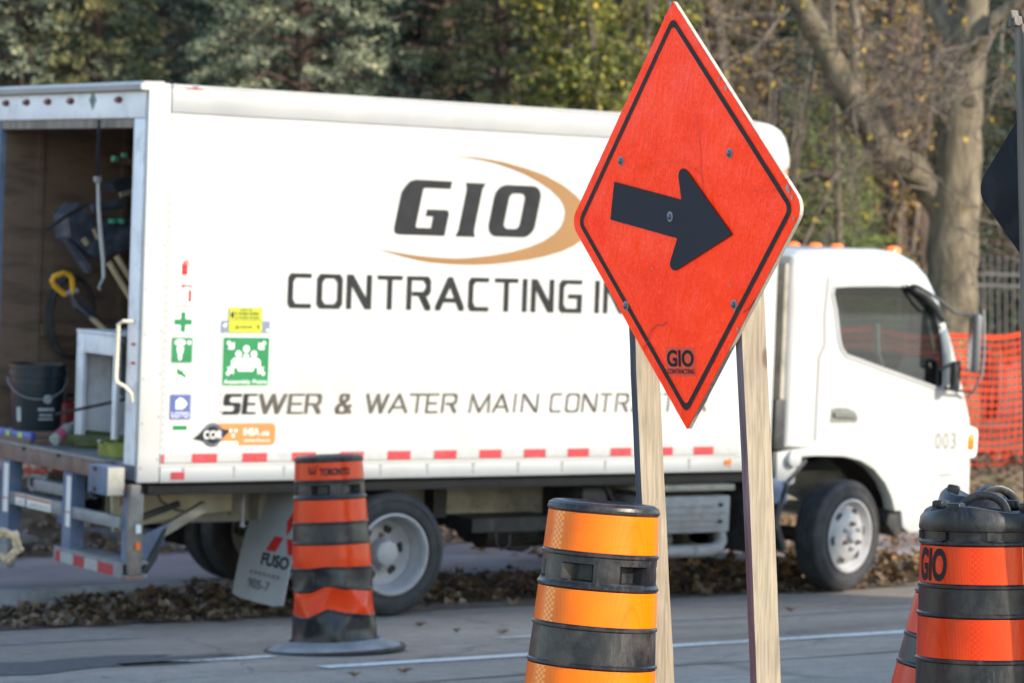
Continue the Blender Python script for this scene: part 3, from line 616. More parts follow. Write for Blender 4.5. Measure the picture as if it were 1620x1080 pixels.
# rounded front corner and nose
pr = [(4.50, 0.0), (4.66, 0.0)] + [(4.66 + .14*math.sin(R(a)), .14 - .14*math.cos(R(a))) for a in range(15, 91, 15)]
pr += [(4.80, 2.06)] + [(4.66 + .14*math.cos(R(a)), 2.06 + .14*math.sin(R(a))) for a in range(15, 91, 15)] + [(4.50, 2.20)]
mb = MB(); lv = [(BZ0, 0), (0.98, 0), (2.3, 0), (2.84, 0), (2.87, -.03), (2.90, -.07), (2.95, -.07), (3.03, -.05), (3.09, -.02), (3.135, .02), (3.165, .07), (3.18, .12), (3.19, .20)]
for z, ins in lv:
    for (x, y) in pr:
        cx, cy = 4.50, 1.10; fx = (x - 4.50) / .30; mb.v.append((x - ins*fx, y + (max(0, ins)*0.35 if y < 1.1 else -max(0, ins)*.35)*min(1, fx*2), z))
m = len(pr)
for j in range(len(lv) - 1):
    for i in range(m - 1): a = j*m + i; mb.f.append((a, a+1, a+m+1, a+m))
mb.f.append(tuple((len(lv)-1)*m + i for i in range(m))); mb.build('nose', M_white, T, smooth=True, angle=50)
MB().lathe([(.001, 0), (.035, 0), (.03, .02), (.001, .03)], 12, Matrix.Translation((4.80, .075, 2.86)) @ Matrix.Rotation(R(60), 4, 'Z') @ Matrix.Rotation(R(90), 4, 'X')).build('marker_light', M_amber, T, smooth=True)
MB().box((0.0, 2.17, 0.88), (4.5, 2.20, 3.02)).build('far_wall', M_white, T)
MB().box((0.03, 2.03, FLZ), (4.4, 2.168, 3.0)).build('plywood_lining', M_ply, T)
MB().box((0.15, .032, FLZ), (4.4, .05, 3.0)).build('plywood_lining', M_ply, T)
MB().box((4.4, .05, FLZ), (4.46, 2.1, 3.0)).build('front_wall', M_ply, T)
MB().box((0.03, 0.035, 3.06), (4.5, 2.17, 3.185)).build('roof', M_alu, T)
MB().box((0.02, 0.05, .87), (4.5, 2.16, FLZ)).build('floor', M_deck, T)
for k in range(7): MB().box((.25 + k*.6, 2.012, FLZ + .01), (.29 + k*.6, 2.029, 2.98)).build('wall_batten', M_ply, T)
MB().box((0.3, 1.99, 1.62), (4.3, 2.011, 1.70)).build('wall_rail', M_ply, T)
# rear frame
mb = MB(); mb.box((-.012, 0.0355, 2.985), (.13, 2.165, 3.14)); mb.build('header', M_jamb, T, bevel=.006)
mb = MB(); pts = [(-.05, 3.145), (-.055, 3.175), (-.03, 3.196), (.10, 3.20), (.10, 3.145)]; mb.prism(pts, 0.0, 2.2, 'y'); mb.build('header_lip', M_alu, T)
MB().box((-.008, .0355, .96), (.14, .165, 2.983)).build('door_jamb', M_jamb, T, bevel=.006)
MB().box((-.008, 2.035, .96), (.14, 2.165, 2.983)).build('door_jamb', M_bluesteel, T, bevel=.006)
MB().box((0.0, .17, 2.93), (.10, 2.03, 2.982)).build('door_track_bar', M_oldwood, T)
for b in (.363, 1.012, 1.333, 1.645, 1.95):
    p = MB(); p.lathe([(.001, -.02), (.03, -.018), (.046, -.008), (.05, 0)], 14, Matrix.Translation((-.0125, b, 3.093)) @ Matrix.Rotation(R(90), 4, 'Y') @ Matrix.Diagonal((.42, 1, 1, 1))).build('marker_light', M_grime, T, smooth=True)
p = MB(); p.prism([(.708, 3.15), (.66, 3.095), (.706, 3.035), (.755, 3.095)], -.0165, -.0125, 'x'); d_ = p.build('diamond_placard', mat('pale_green_print', (0.25, 0.38, 0.33), .5), T)
MB().prism([(.708, 3.13), (.68, 3.095), (.706, 3.056), (.735, 3.095)], -.019, -.0167, 'x').build('placard_print', mat('grey_print', (.12, .14, .16), .5), d_)
# grab handle on the rear jamb
H = [(-.015, .075, 1.80), (-.07, .10, 1.80), (-.085, .13, 1.78), (-.085, .14, 1.47), (-.08, .13, 1.44), (-.05, .09, 1.42), (-.02, .06, 1.38), (-.012, .055, 1.33)]
MB().tube(H, .012, 10).build('grab_handle', M_handle, T, smooth=True)
MB().box((-.0115, .052, 1.66), (-.0085, .10, 1.675)).build('red_mark', M_redv, T); MB().box((-.0115, .05, 1.55), (-.0085, .10, 1.565)).build('red_mark', M_redv, T)
# rivets
rv = MB()
def riv(x, z, r=.006, y=-.0):
    rv.add([(x + r*math.cos(a), y - .002, z + r*math.sin(a)) for a in (0, 1.05, 2.09, 3.14, 4.19, 5.24)] , [(0, 1, 2, 3, 4, 5)])
for k in range(44): riv(.160, 1.07 + k*.0445)
for k in range(36): riv(.532, 1.07 + k*.052)
for xx in (.98, 1.58, 1.79, 2.28, 2.72, 3.0, 3.33, 3.9): 
    for k in range(30): riv(xx, 1.08 + k*.064, .0035, -.002)
for k in range(110): riv(.18 + k*.039, 1.045, .004)
for k in range(9): riv(.125, 1.0 + k*.25, .006, -.004); riv(.02, .95 + k*.26, .006, -.004)
tag(rv.build('rivets', mat('rivet_grey', (.12, .12, .12), .6), T, fix=False), kind='stuff')
# reflective tape: one white strip with red blocks
MB().box((.148, -.0085, .978), (4.45, -.0062, 1.032)).build('white_tape', M_wtape, T)
for k in range(12):
    x = .352 + k*.3379; MB().box((x, -.0105, .979), (x + .168, -.0087, 1.031)).build('red_tape', M_red, T)
MB().box((.152, -.0105, .979), (.17, -.0087, 1.031)).build('red_tape', M_red, T)
MB().box((.218, -.012, .882), (.305, -.0065, .925)).build('red_reflector', M_red, T)
mk = MB().box((.237, -.010, 3.163), (.346, -.0065, 3.185)).build('red_label', M_redv, T); MB().box((.275, -.012, 3.167), (.315, -.0102, 3.181)).build('print', M_redv, mk)
MB().cbox((4.36, -.012, .925), (.05, .012, .03)).build('side_marker', M_amber, T)
# company lettering
o_ = [(2.068, 2.857), (2.312, 2.852), (2.48, 2.835), (2.648, 2.803), (2.80, 2.765), (2.944, 2.707), (3.05, 2.645), (3.12, 2.585), (3.165, 2.52), (3.177, 2.47), (3.165, 2.42), (3.12, 2.37), (3.05, 2.325), (2.95, 2.285), (2.818, 2.25), (2.68, 2.225), (2.531, 2.205), (2.40, 2.192), (2.271, 2.187), (2.12, 2.187), (1.967, 2.194), (1.87, 2.206), (1.782, 2.222), (1.584, 2.266)]
i_ = [(1.70, 2.252), (1.827, 2.238), (1.94, 2.229), (2.058, 2.224), (2.16, 2.223), (2.28, 2.231), (2.43, 2.249), (2.576, 2.275), (2.70, 2.307), (2.814, 2.350), (2.89, 2.396), (2.94, 2.440), (2.965, 2.49), (2.972, 2.54), (2.955, 2.585), (2.925, 2.622), (2.85, 2.677), (2.76, 2.722), (2.65, 2.765), (2.54, 2.797), (2.43, 2.823), (2.313, 2.841), (2.19, 2.852)]
poly_side('swoosh', o_ + i_, -.0035, M_gold, T)
def ring(outer, inner, idx):            # quads between two matching loops
    n = len(outer); mb = MB(); mb.v = [(p[0], -.0045, p[1]) for p in outer + inner]
    mb.f = [(i % n, (i+1) % n, (i+1) % n + n, i % n + n) for i in idx]; return mb
def rr(x0, x1, z0, z1, r, sh, n=5):
    return [(x + sh*(z - 2.36), z) for x, z in rrect(x0, x1, z0, z1, r, n)]
SH = .20
Oo = rr(2.375, 2.725, 2.368, 2.692, .075, SH); Oi = rr(2.487, 2.608, 2.418, 2.642, .035, SH)
ring(Oo, Oi, range(len(Oo))).build('letter_o', M_ink, T, fix=False)
mb = MB(); mb.add([(x + SH*(z-2.36), -.0045, z) for x, z in ((2.145, 2.36), (2.29, 2.36), (2.275, 2.40), (2.275, 2.655), (2.29, 2.695), (2.145, 2.695), (2.16, 2.655), (2.16, 2.40))], [(0, 1, 2, 7), (7, 2, 3, 6), (6, 3, 4, 5)])
mb.build('letter_i', M_ink, T, fix=False)
mb = MB(); q = lambda *pp: mb.add([(x + SH*(z-2.36), -.0045, z) for x, z in pp], [tuple(range(len(pp)))])
q((1.73, 2.36), (1.842, 2.41), (1.842, 2.645), (1.775, 2.70), (1.74, 2.69), (1.712, 2.66), (1.69, 2.62), (1.69, 2.40), (1.70, 2.37))
q((1.842, 2.645), (1.855, 2.652), (2.04, 2.652), (2.04, 2.698), (1.775, 2.70))
q((1.73, 2.36), (2.065, 2.36), (2.065, 2.405), (1.855, 2.405), (1.842, 2.41))
q((1.955, 2.405), (2.065, 2.405), (2.065, 2.50), (2.05, 2.52), (1.90, 2.52), (1.90, 2.478), (1.955, 2.478))
mb.build('letter_g', M_ink, T, fix=False)
for ch, x0, x1 in (('C', .966, 1.128), ('O', 1.167, 1.346), ('N', 1.375, 1.552), ('T', 1.591, 1.773), ('R', 1.805, 1.98), ('A', 2.016, 2.227), ('C', 2.258, 2.41), ('T', 2.454, 2.632), ('I', 2.662, 2.705), ('N', 2.733, 2.908), ('G', 2.948, 3.126), ('I', 3.225, 3.268), ('N', 3.296, 3.47), ('C', 3.50, 3.66), ('.', 3.69, 3.75)):
    stroke_glyph(MB(), ch, x0, x1, 1.898, 2.107 if ch != '.' else 1.94, .036, .027, -.0035).build('lettering', M_ink, T, fix=False)
sew = [('S', .547, .653, .034), ('E', .678, .760, .029), ('W', .784, .964, .022), ('E', .988, 1.084, .021), ('R', 1.106, 1.207, .021), ('&', 1.318, 1.425, .020), ('W', 1.530, 1.685, .018), ('A', 1.700, 1.826, .014), ('T', 1.845, 1.955, .014), ('E', 1.970, 2.048, .014), ('R', 2.086, 2.184, .014),
       ('M', 2.292, 2.434, .012), ('A', 2.468, 2.58, .012), ('I', 2.615, 2.64, .013), ('N', 2.684, 2.800, .013), ('C', 2.905, 2.978, .012), ('O', 3.026, 3.119, .012), ('N', 3.154, 3.259, .013), ('T', 3.296, 3.372, .013), ('R', 3.42, 3.51, .013), ('A', 3.55, 3.65, .012), ('C', 3.69, 3.77, .012), ('T', 3.80, 3.88, .013), ('O', 3.92, 4.02, .013), ('R', 4.06, 4.15, .013)]
for ch, x0, x1, tv in sew:
    stroke_glyph(MB(), ch, x0, x1 + .012, 1.262, 1.384, tv*1.15, .013 if tv < .03 else .018, -.0035, shear=.10).build('lettering', M_ink if tv > .028 else M_ink2, T, fix=False)  # later letters drawn thinner and paler to imitate glare washing them out
# small stickers
def sticker(px, pz, w, h, m, label=None, name='sticker'):
    s = poly_side(name, rrect(px - w/2, px + w/2, pz - h/2, pz + h/2, .006, 2), -.0035, m, T, th=.0012)
    if label: s['label'] = label
    return s
def bars(s, x0, x1, z0, z1, m, y, n=6):      # print too small to read: a broken row of short blocks
    mb = MB(); w = (x1 - x0) / n
    for k in range(n): q = .55 + .3*((k*7) % 3)/2; mb.add([(x0 + k*w, y, z0), (x0 + (k + q)*w, y, z0), (x0 + (k + q)*w, y, z1), (x0 + k*w, y, z1)], [(0, 1, 2, 3)])
    return mb.build('print', m, s, fix=False)
def mark(s, pts, m, y=-.0056): return poly_side('print', pts, y, m, s)
cx = .267
for z, bm_, lab in ((2.138, M_wv, 'white sticker with red fire extinguisher'), (1.972, M_wv, 'white sticker with red extinguisher hose'), (1.805, M_wv, 'white sticker with green cross'), (1.64, M_green, 'green eyewash sticker'), (1.478, M_wv, 'white sticker with small green wrench'), (1.307, M_bluev, 'blue LOTO sticker'), (1.138, M_wv, 'white sticker with green header')):
    s = sticker(cx, z, .134, .145, bm_, lab)
    if 'extinguisher' in lab and 'hose' not in lab:
        for a, b in (((-.06, .066), (.06, .07)), ((-.06, -.07), (.06, -.066))): mark(s, [(cx+a[0], z+a[1]), (cx+b[0], z+a[1]), (cx+b[0], z+b[1]), (cx+a[0], z+b[1])], M_redv)
        mark(s, rrect(cx - .022, cx + .02, z - .06, z + .01, .008, 2), M_redv); mark(s, [(cx-.018, z+.012), (cx+.016, z+.012), (cx+.008, z+.026), (cx-.01, z+.026)], M_redv); mark(s, [(cx-.024, z+.048), (cx-.02, z+.055), (cx+.015, z+.04), (cx+.044, z-.012), (cx+.036, z-.016), (cx+.008, z+.033)], M_redv)
    elif 'hose' in lab:
        for a in (.066, -.07): mark(s, [(cx-.06, z+a), (cx+.06, z+a), (cx+.06, z+a+.004), (cx-.06, z+a+.004)], M_redv)
        mark(s, rrect(cx + .028, cx + .05, z - .05, z + .022, .006, 2), M_redv); mark(s, [(cx-.02, z+.055), (cx-.02, z+.028), (cx+.012, z+.04), (cx+.045, z+.036), (cx+.05, z+.024), (cx+.056, z+.03), (cx+.05, z+.05), (cx+.01, z+.052)], M_redv)
    elif 'cross' in lab:
        mark(s, [(cx-.017, z-.06), (cx+.017, z-.06), (cx+.017, z-.018), (cx+.06, z-.018), (cx+.06, z+.018), (cx+.017, z+.018), (cx+.017, z+.06), (cx-.017, z+.06), (cx-.017, z+.018), (cx-.06, z+.018), (cx-.06, z-.018), (cx-.017, z-.018)], M_green)
    elif 'eyewash' in lab:
        mark(s, circ(cx - .015, z + .045, .018, rx=2.0), M_wv); mark(s, circ(cx + .045, z + .045, .012), M_wv); mark(s, [(cx-.035, z+.02), (cx+.01, z+.02), (cx+.004, z-.02), (cx-.03, z-.02)], M_wv); mark(s, [(cx-.026, z-.024), (cx-.002, z-.024), (cx-.002, z-.05), (cx-.013, z-.062), (cx-.024, z-.05)], M_wv)
    elif 'wrench' in lab:
        mark(s, [(cx-.035, z+.05), (cx-.02, z+.058), (cx-.005, z+.04), (cx+.01, z+.05), (cx+.012, z+.03), (cx+.035, z+.012), (cx+.025, z-.004), (cx, z+.012), (cx-.03, z+.02)], M_green)
        bars(s, cx - .045, cx + .045, z - .052, z - .042, M_green, -.0056, 5)
    elif 'LOTO' in lab:
        mark(s, [(cx-.03, z+.035), (cx-.005, z+.055), (cx+.02, z+.045), (cx+.045, z+.02), (cx+.03, z+.0), (cx+.015, z-.012), (cx-.03, z-.012)], M_wv); text_on_side('lettering', 'LOTO', cx - .056, cx + .056, z - .062, z - .03, -.0056, M_wv, s, .01)
    else:
        mark(s, [(cx-.05, z+.03), (cx+.05, z+.03), (cx+.05, z+.062), (cx-.05, z+.062)], M_green)
        for k in range(2): bars(s, cx - .035, cx + .035, z - .003 - .04*k, z + .004 - .04*k, M_green, -.0056, 5)
s = sticker(.686, 1.782, .328, .07, M_greyv, 'grey-blue label behind the yellow one'); mark(s, [(.53, 1.79), (.56, 1.805), (.55, 1.775)], M_wv); mark(s, [(.82, 1.76), (.842, 1.775), (.84, 1.755)], M_wv)
s = poly_side('sticker', rrect(.570, .794, 1.748, 1.895, .006, 2), -.0062, M_yelv, T, th=.0012); s['label'] = 'yellow warning label'
for a, b, z0, z1, tx in ((.64, .73, 1.874, 1.889, 'DANGER'), (.612, .778, 1.850, 1.869, 'WARNING'), (.615, .782, 1.828, 1.844, 'STAND CLEAR'), (.640, .735, 1.772, 1.788, 'CAUTION')): bars(s, a, b, z0 + .003, z1 - .003, M_ink, -.0082, 7)
mark(s, [(.575, 1.818), (.79, 1.818), (.79, 1.821), (.575, 1.821)], M_ink, -.0082); mark(s, [(.580, 1.860), (.602, 1.875), (.602, 1.832), (.583, 1.836)], M_ink, -.0082); mark(s, [(.612, 1.77), (.628, 1.795), (.634, 1.768)], M_ink, -.0082); mark(s, [(.758, 1.79), (.772, 1.795), (.776, 1.768), (.768, 1.768)], M_ink, -.0082)
s = poly_side('sticker', rrect(.530, .858, 1.424, 1.726, .004, 2), -.0035, M_wv, T, th=.0012); s['label'] = 'green Assembly Point board'
poly_side('print', rrect(.536, .852, 1.430, 1.720, .006, 2), -.0056, M_green, s)
gx, gz = .694, 1.60
for dx, dz, r in ((0, .05, .021), (-.052, .02, .02), (.052, .02, .02), (0, .004, .018)): mark(s, circ(gx + dx, gz + dz, r, 16), M_wv, -.0075 - .0004*abs(dx > 0))
mark(s, [(gx-.098, gz-.07), (gx-.098, gz-.02), (gx-.08, gz-.004), (gx-.03, gz-.004), (gx, gz-.018), (gx+.03, gz-.004), (gx+.08, gz-.004), (gx+.098, gz-.02), (gx+.098, gz-.07), (gx+.06, gz-.055), (gx+.05, gz-.082), (gx-.05, gz-.082), (gx-.06, gz-.055)], M_wv, -.0070)
def arrow45(cx0, cz0, sx, sz):
    P = [(0, 0), (-.045, 0), (-.03, .015), (-.052, .037), (-.037, .052), (-.015, .03), (0, .045)]
    mark(s, [(cx0 + sx*p[0], cz0 + sz*p[1]) for p in P], M_wv, -.0070)
arrow45(.612, 1.648, 1, 1); arrow45(.776, 1.648, -1, 1); arrow45(.612, 1.542, 1, -1); arrow45(.776, 1.542, -1, -1)
text_on_side('lettering', 'Assembly Point', .548, .842, 1.436, 1.468, -.0070, M_wv, s, .012)
# badge: dark disc COR, orange pill IHSA.ca
s = poly_side('sticker', rrect(.50, .912, 1.078, 1.208, .03, 4), -.0035, M_orv, T, th=.0012); s['label'] = 'orange IHSA.ca label with grey COR disc'
mark(s, rrect(.50, .66, 1.076, 1.10, .012, 2), M_wv); text_on_side('lettering', 'IHSA', .695, .80, 1.135, 1.180, -.0056, M_wv, s, .012); text_on_side('lettering', '.ca', .808, .870, 1.135, 1.158, -.0056, M_wv, s, .01); text_on_side('lettering', 'www.ihsa.ca', .70, .875, 1.098, 1.116, -.0056, M_wv, s, .006)
for k in range(3): mark(s, circ(.625 + .02*math.cos(2.1*k + .5), 1.155 + .02*math.sin(2.1*k + .5), .010, 10), M_wv)
mark(s, [(.358, 1.118), (.40, 1.15), (.43, 1.18), (.44, 1.10), (.40, 1.11)], M_ink, -.0052); mark(s, [(.615, 1.17), (.575, 1.138), (.545, 1.11), (.54, 1.18), (.57, 1.172)], M_ink, -.0052)
mark(s, circ(.488, 1.141, .070, 28), M_ink, -.0060); mark(s, circ(.488, 1.141, .062, 28), M_greyv, -.0066); mark(s, circ(.488, 1.141, .056, 28), M_ink, -.0072); text_on_side('lettering', 'COR', .428, .548, 1.118, 1.166, -.0082, M_wv, s, .015)
s = sticker(4.33, 1.135, .26, .05, M_wv, 'small faint purple and white label'); mark(s, [(4.235, 1.12), (4.25, 1.12), (4.25, 1.152), (4.235, 1.152)], mat('purple_vinyl', (.35, .06, .4), .5)); 
for z in (1.155, 1.112): mark(s, [(4.215, z), (4.45, z), (4.45, z + .0035), (4.215, z + .0035)], MATS['purple_vinyl'])

# ---- underneath
for b in (.62, 1.45):
    mb = MB(); mb.box((.12, b, .55), (5.9, b + .012, .79)).box((.12, b + .013, .55), (5.9, b + .07, .56)).box((.12, b + .013, .78), (5.9, b + .07, .79)); mb.build('chassis_rail', M_frame, T)
hl = MB()
for k in range(44): hl.lathe([(.001, 0), (.008, 0)], 6, Matrix.Translation((.5 + k*.115, .6185, .745 if k % 2 else .60)) @ Matrix.Rotation(R(90), 4, 'X'))
tag(hl.build('bolt_holes', M_dark, T, fix=False), kind='stuff')
mb = MB()
for k in range(9): mb.box((.25 + k*.5, .06, .80), (.31 + k*.5, 2.14, .868))
mb.build('cross_bearers', M_black, T)
MB().box((.10, .05, .785), (4.6, .10, .860)).build('skirt_channel', M_black, T)
def wheel_parts(parent, dish):          # local: axis along -y is outside; centre at origin
    Rt, Rr = .385, .245
    ty = MB(); M = Matrix.Rotation(R(90), 4, 'X')
    prof = [(Rr, -.10), (Rr+.02, -.108), (.30, -.112), (.345, -.108), (.368, -.096), (.382, -.08)]
    for z in (-.058, -.02, .02, .058): prof += [(Rt, z - .014), (Rt, z - .004), (Rt - .010, z - .002), (Rt - .010, z + .002), (Rt, z + .004), (Rt, z + .014)]
    prof += [(.382, .08), (.368, .096), (.345, .108), (.30, .112), (Rr + .02, .108), (Rr, .10)]
    ty.lathe(prof, 48, M); ty.build('tyre', M_tyre, parent, smooth=True, angle=30)
    for rr_ in (.335, .275): 
        t_ = MB(); t_.lathe([(rr_ - .004, .1105), (rr_ - .002, .1145), (rr_ + .002, .1145), (rr_ + .004, .1105)], 48, M); t_.build('sidewall_ring', M_tyre, parent, smooth=True)
    rm = MB()
    if dish: prof = [(Rr+.006, .100), (Rr+.010, .112), (Rr - .004, .116), (.232, .106), (.226, .06), (.222, .02), (.210, .0), (.205, -.03), (.175, -.05)]
    else: prof = [(Rr+.006, .100), (Rr+.010, .112), (Rr - .004, .116), (.232, .106), (.222, .075), (.205, .06), (.190, .075), (.150, .105), (.118, .112)]
    rm.lathe(prof, 48, M); zc = prof[-1][1]; rc = prof[-1][0]
    # disc with hand holes: ring split in sectors
    hole_r, zin = (.028, -.052) if dish else (.022, .112)
    rm.build('rim', M_rim, parent, smooth=True, angle=40)
    d = MB()
    if dish: dp = [(.177, -.049), (.165, -.058), (.135, -.058), (.110, -.05), (.104, -.048)]
    else: dp = [(.120, .112), (.112, .116), (.09, .114), (.06, .114)]
    d.lathe(dp + [(.001, dp[-1][1])], 48, M); d.build('wheel_disc', M_rim, parent, smooth=True, angle=40)
    NH = 6
    for k in range(NH):
        a = 2*PI*k/NH + .15
        hr = .152 if dish else .168
        hz = -.057 if dish else .0935
        q = MB(); q.lathe([(.001, hz + (.0025)), (.031, hz + .0025), (.033, hz + .0015)], 16, M @ Matrix.Translation((hr*math.cos(a), hr*math.sin(a), 0)) ); q.build('hand_hole', M_dark, parent)
    for k in range(6):
        a = 2*PI*k/6 + .5; r0 = .105 if dish else .085; z0 = -.055 if dish else .114
        q = MB(); q.lathe([(.017, z0), (.017, z0 + .02), (.012, z0 + .022), (.012, z0 + .038), (.001, z0 + .04)], 6, M @ Matrix.Translation((r0*math.cos(a), r0*math.sin(a), 0))); q.build('wheel_nut', M_rust if k % 2 else M_rim, parent)
    hb = MB()
    if dish: hb.lathe([(.085, -.05), (.082, .02), (.075, .045), (.05, .055), (.001, .058)], 28, M)
    else: hb.lathe([(.05, .112), (.047, .135), (.035, .15), (.001, .153)], 24, M)
    hb.build('hub', M_rim, parent, smooth=True, angle=40)
def wheel(name, x, y, z, rot=0, flip=False, dish=True, lab=None):
    w = bpy.data.objects.new(name, None); COL.objects.link(w); w.parent = T; w.location = (x, y, z); w.rotation_euler = (0, 0, rot + (PI if flip else 0)); w.empty_display_size = .2
    if lab: w['label'] = lab
    return w
w1 = wheel('wheel', 1.805, .155, .385); wheel_parts(w1, True)
def cw(x, y, z, rot, src, flip=False):
    c = copy_tree(src, T); c.location = (x, y, z); c.rotation_euler = (0, 0, rot + (PI if flip else 0)); return c
cw(1.78, .42, .385, 0, w1, True); cw(1.78, 1.72, .385, 0, w1); cw(1.78, 1.985, .385, 0, w1, True)
w2 = wheel('wheel', 5.53, .22, .387, R(14)); wheel_parts(w2, False); w2['label'] = 'steered front wheel, half in shade'
cw(5.55, 1.90, .387, R(14), w2, True)
MB().tube([(1.78, .5, .385), (1.78, .95, .385), (1.78, 1.0, .39), (1.78, 1.2, .39), (1.78, 1.25, .385), (1.78, 1.7, .385)], [.06, .06, .17, .17, .06, .06], 14).build('rear_axle', M_dark, T, smooth=True)
MB().tube([(5.4, .3, .36), (5.4, 1.8, .36)], .05, 10).build('front_axle', M_dark, T, smooth=True)
MB().tube([(1.8, 1.08, .42), (4.2, 1.08, .55)], .045, 10).build('drive_shaft', M_dark, T, smooth=True)
mb = MB()
for b in (.58, 1.50):
    for k in range(4): mb.tube([(1.15 + k*.08, b, .60 - k*.02), (1.78, b, .47 - k*.016), (2.41 - k*.08, b, .60 - k*.02)], .02, 5)
mb.build('leaf_springs', M_dark, T)
MB().box((1.1, .50, .55), (1.2, .61, .80)).build('spring_hanger', M_frame, T); MB().box((2.38, .50, .55), (2.48, .61, .80)).build('spring_hanger', M_dark, T)
mb = MB(); mb.box((2.55, .30, .47), (3.2, .615, .56)).tube([(3.2, .7, .42), (3.2, 1.3, .42)], .14, 14).tube([(2.9, .75, .42), (3.6, .75, .42)], .11, 12); mb.build('underbody_tanks', M_dark, T)
MB().tube([(2.72, .28, .48), (2.72, .27, .40), (2.76, .27, .36), (2.82, .27, .38), (2.83, .28, .46)], .007, 6).build('hose_loop', M_dark, T, smooth=True)
MB().box((3.30, .15, .40), (3.50, .60, .76)).build('bracket', M_dark, T, bevel=.01)
MB().tube([(3.42, .12, .84), (3.52, .14, .70), (3.62, .18, .62)], .012, 6).build('brake_line', M_dark, T, smooth=True)
# ribbed grey box on the side, exhaust under it
bx = MB().box((3.72, .02, .455), (4.42, .40, .70)).build('storage_box', M_galv, T, bevel=.012)
for z in (.50, .54, .585, .63): MB().box((3.75, .010, z), (4.28 if z in (.50, .63) else 4.38, .019, z + .010)).build('rib', M_galv, bx)
for z in (.53, .64): MB().lathe([(.001, .02), (.011, .018), (.013, 0)], 10, Matrix.Translation((4.335, .0195, z)) @ Matrix.Rotation(R(90), 4, 'X')).build('latch', M_dark, bx)
MB().box((3.66, -.0, .735), (4.44, .42, .775)).build('box_lid', M_frame, T, bevel=.008)
MB().tube([(3.6, .12, .325), (4.33, .12, .325), (4.40, .12, .34), (4.435, .13, .38), (4.44, .16, .46)], .045, 14).build('exhaust_pipe', M_galv, T, smooth=True)
MB().tube([(3.55, .45, .37), (4.2, .45, .37)], .10, 16).build('muffler', M_galv, T, smooth=True)
MB().tube([(4.19, .12, .325), (4.215, .12, .325)], .05, 14).build('pipe_clamp', M_galv, T, smooth=True)
MB().cbox((4.12, .25, .80), (.10, .10, .10)).build('body_mount', M_frame, T, bevel=.01)
# under the cab back: hinge bracket, mudguard, tank
MB().box((4.62, .06, .30), (4.80, .5, .86)).build('battery_box', M_dark, T, bevel=.02)
mb = MB(); mb.tube([(4.99, .05, .93), (4.99, .14, .93)], .055, 16); mb.prism([(4.87, .97), (4.87, .80), (4.93, .74), (5.03, .76), (5.05, .93), (5.0, .985)], .10, .16, 'y'); mb.build('cab_hinge', M_white, T, bevel=.006)
MB().box((4.82, .10, .62), (4.98, .30, .80)).build('air_tank', M_bluesteel, T, bevel=.02)
pt = [(4.95, .30), (4.86, .50), (4.94, .78), (5.12, .93), (5.14, .91), (4.98, .75), (4.91, .50), (4.99, .31)]
MB().prism(pt, .10, .42, 'y').build('mudguard', M_rubber, T, bevel=.004)
mb = MB(); mb.box((4.82, .45, .30), (4.94, .6, .75)); mb.build('step_bracket', M_dark, T)
# mud flap behind the near rear wheels, with print
fl0, fl1 = Vector((1.21, .0, .845)), Vector((.99, .0, .09)); dz = fl1 - fl0
def mfp(b, t): return fl0 + dz*t + Vector((-.03*math.sin(t*PI), b, 0))
mb = MB(); NB, NT_ = 6, 12
for s_ in (0, .006):
    for j in range(NT_ + 1):
        for i in range(NB + 1):
            t = j / NT_; b = -.02 + .63*i/NB; cr_ = .05*(1 if (i in (0, NB)) and j == NT_ else 0); p = mfp(b, t - cr_*.5); mb.v.append((p.x + s_, p.y, p.z))
w_ = NB + 1; o2 = w_*(NT_ + 1)
for j in range(NT_):
    for i in range(NB): a = j*w_ + i; mb.f += [(a, a+1, a+w_+1, a+w_), (a+o2, a+o2+w_, a+o2+w_+1, a+o2+1)]
for i in range(NB): a = i; c2 = NT_*w_ + i; mb.f += [(a, a+o2, a+o2+1, a+1), (c2, c2+1, c2+o2+1, c2+o2)]
for j in range(NT_): a = j*w_; c2 = a + NB; mb.f += [(a, a+w_, a+w_+o2, a+o2), (c2, c2+o2, c2+w_+o2, c2+w_)]
flap = mb.build('mud_flap', mat('grey_white_flap', (.31, .32, .335), .6, var=.12, scale=3, dirt=(.3, .29, .28), dirt_amt=.5), T, smooth=True)
def on_flap(pts, m, nm='print', lift=.004):         # pts in (u to the right seen from behind, t down)
    mb = MB(); tr = tessellate_polygon([[Vector((p[0], p[1], 0)) for p in pts]])
    mb.add([mfp(.61 - p[0], p[1]) + Vector((-lift, 0, 0)) for p in pts], [tuple(t) for t in tr]); return mb.build(nm, m, flap, fix=False)
on_flap([(.36, .46), (.47, .46), (.42, .58), (.30, .58)], M_redv); on_flap([(.51, .46), (.60, .46), (.62, .58), (.57, .58)], M_redv); on_flap([(.50, .22), (.55, .33), (.50, .445), (.45, .33)], M_redv)
def flap_text(txt, u0, u1, t0, t1, m, fat=0.0):
    me = text_mesh(txt, 1.0, fat); xs_ = [v.co.x for v in me.vertices]; ys_ = [v.co.y for v in me.vertices]; a, b, c, d = min(xs_), max(xs_), min(ys_), max(ys_)
    for v in me.vertices: v.co = mfp(.61 - (u0 + (v.co.x-a)/(b-a)*(u1-u0)), t1 + (v.co.y-c)/(d-c)*(t0-t1)) + Vector((-.004, 0, 0))
    me.materials.clear(); me.materials.append(m); o = bpy.data.objects.new('lettering', me); COL.objects.link(o); o.parent = flap
flap_text('FUSO', .28, .61, .60, .70, M_ink, .03); M_fp = mat('faded_print', (.17, .17, .18), .6)
for k in range(7): on_flap([(.17 + k*.055, .755), (.205 + k*.055, .755), (.205 + k*.055, .785), (.17 + k*.055, .785)], M_fp); flap_text('905-7', .17, .44, .82, .90, MATS['faded_print'], .01)
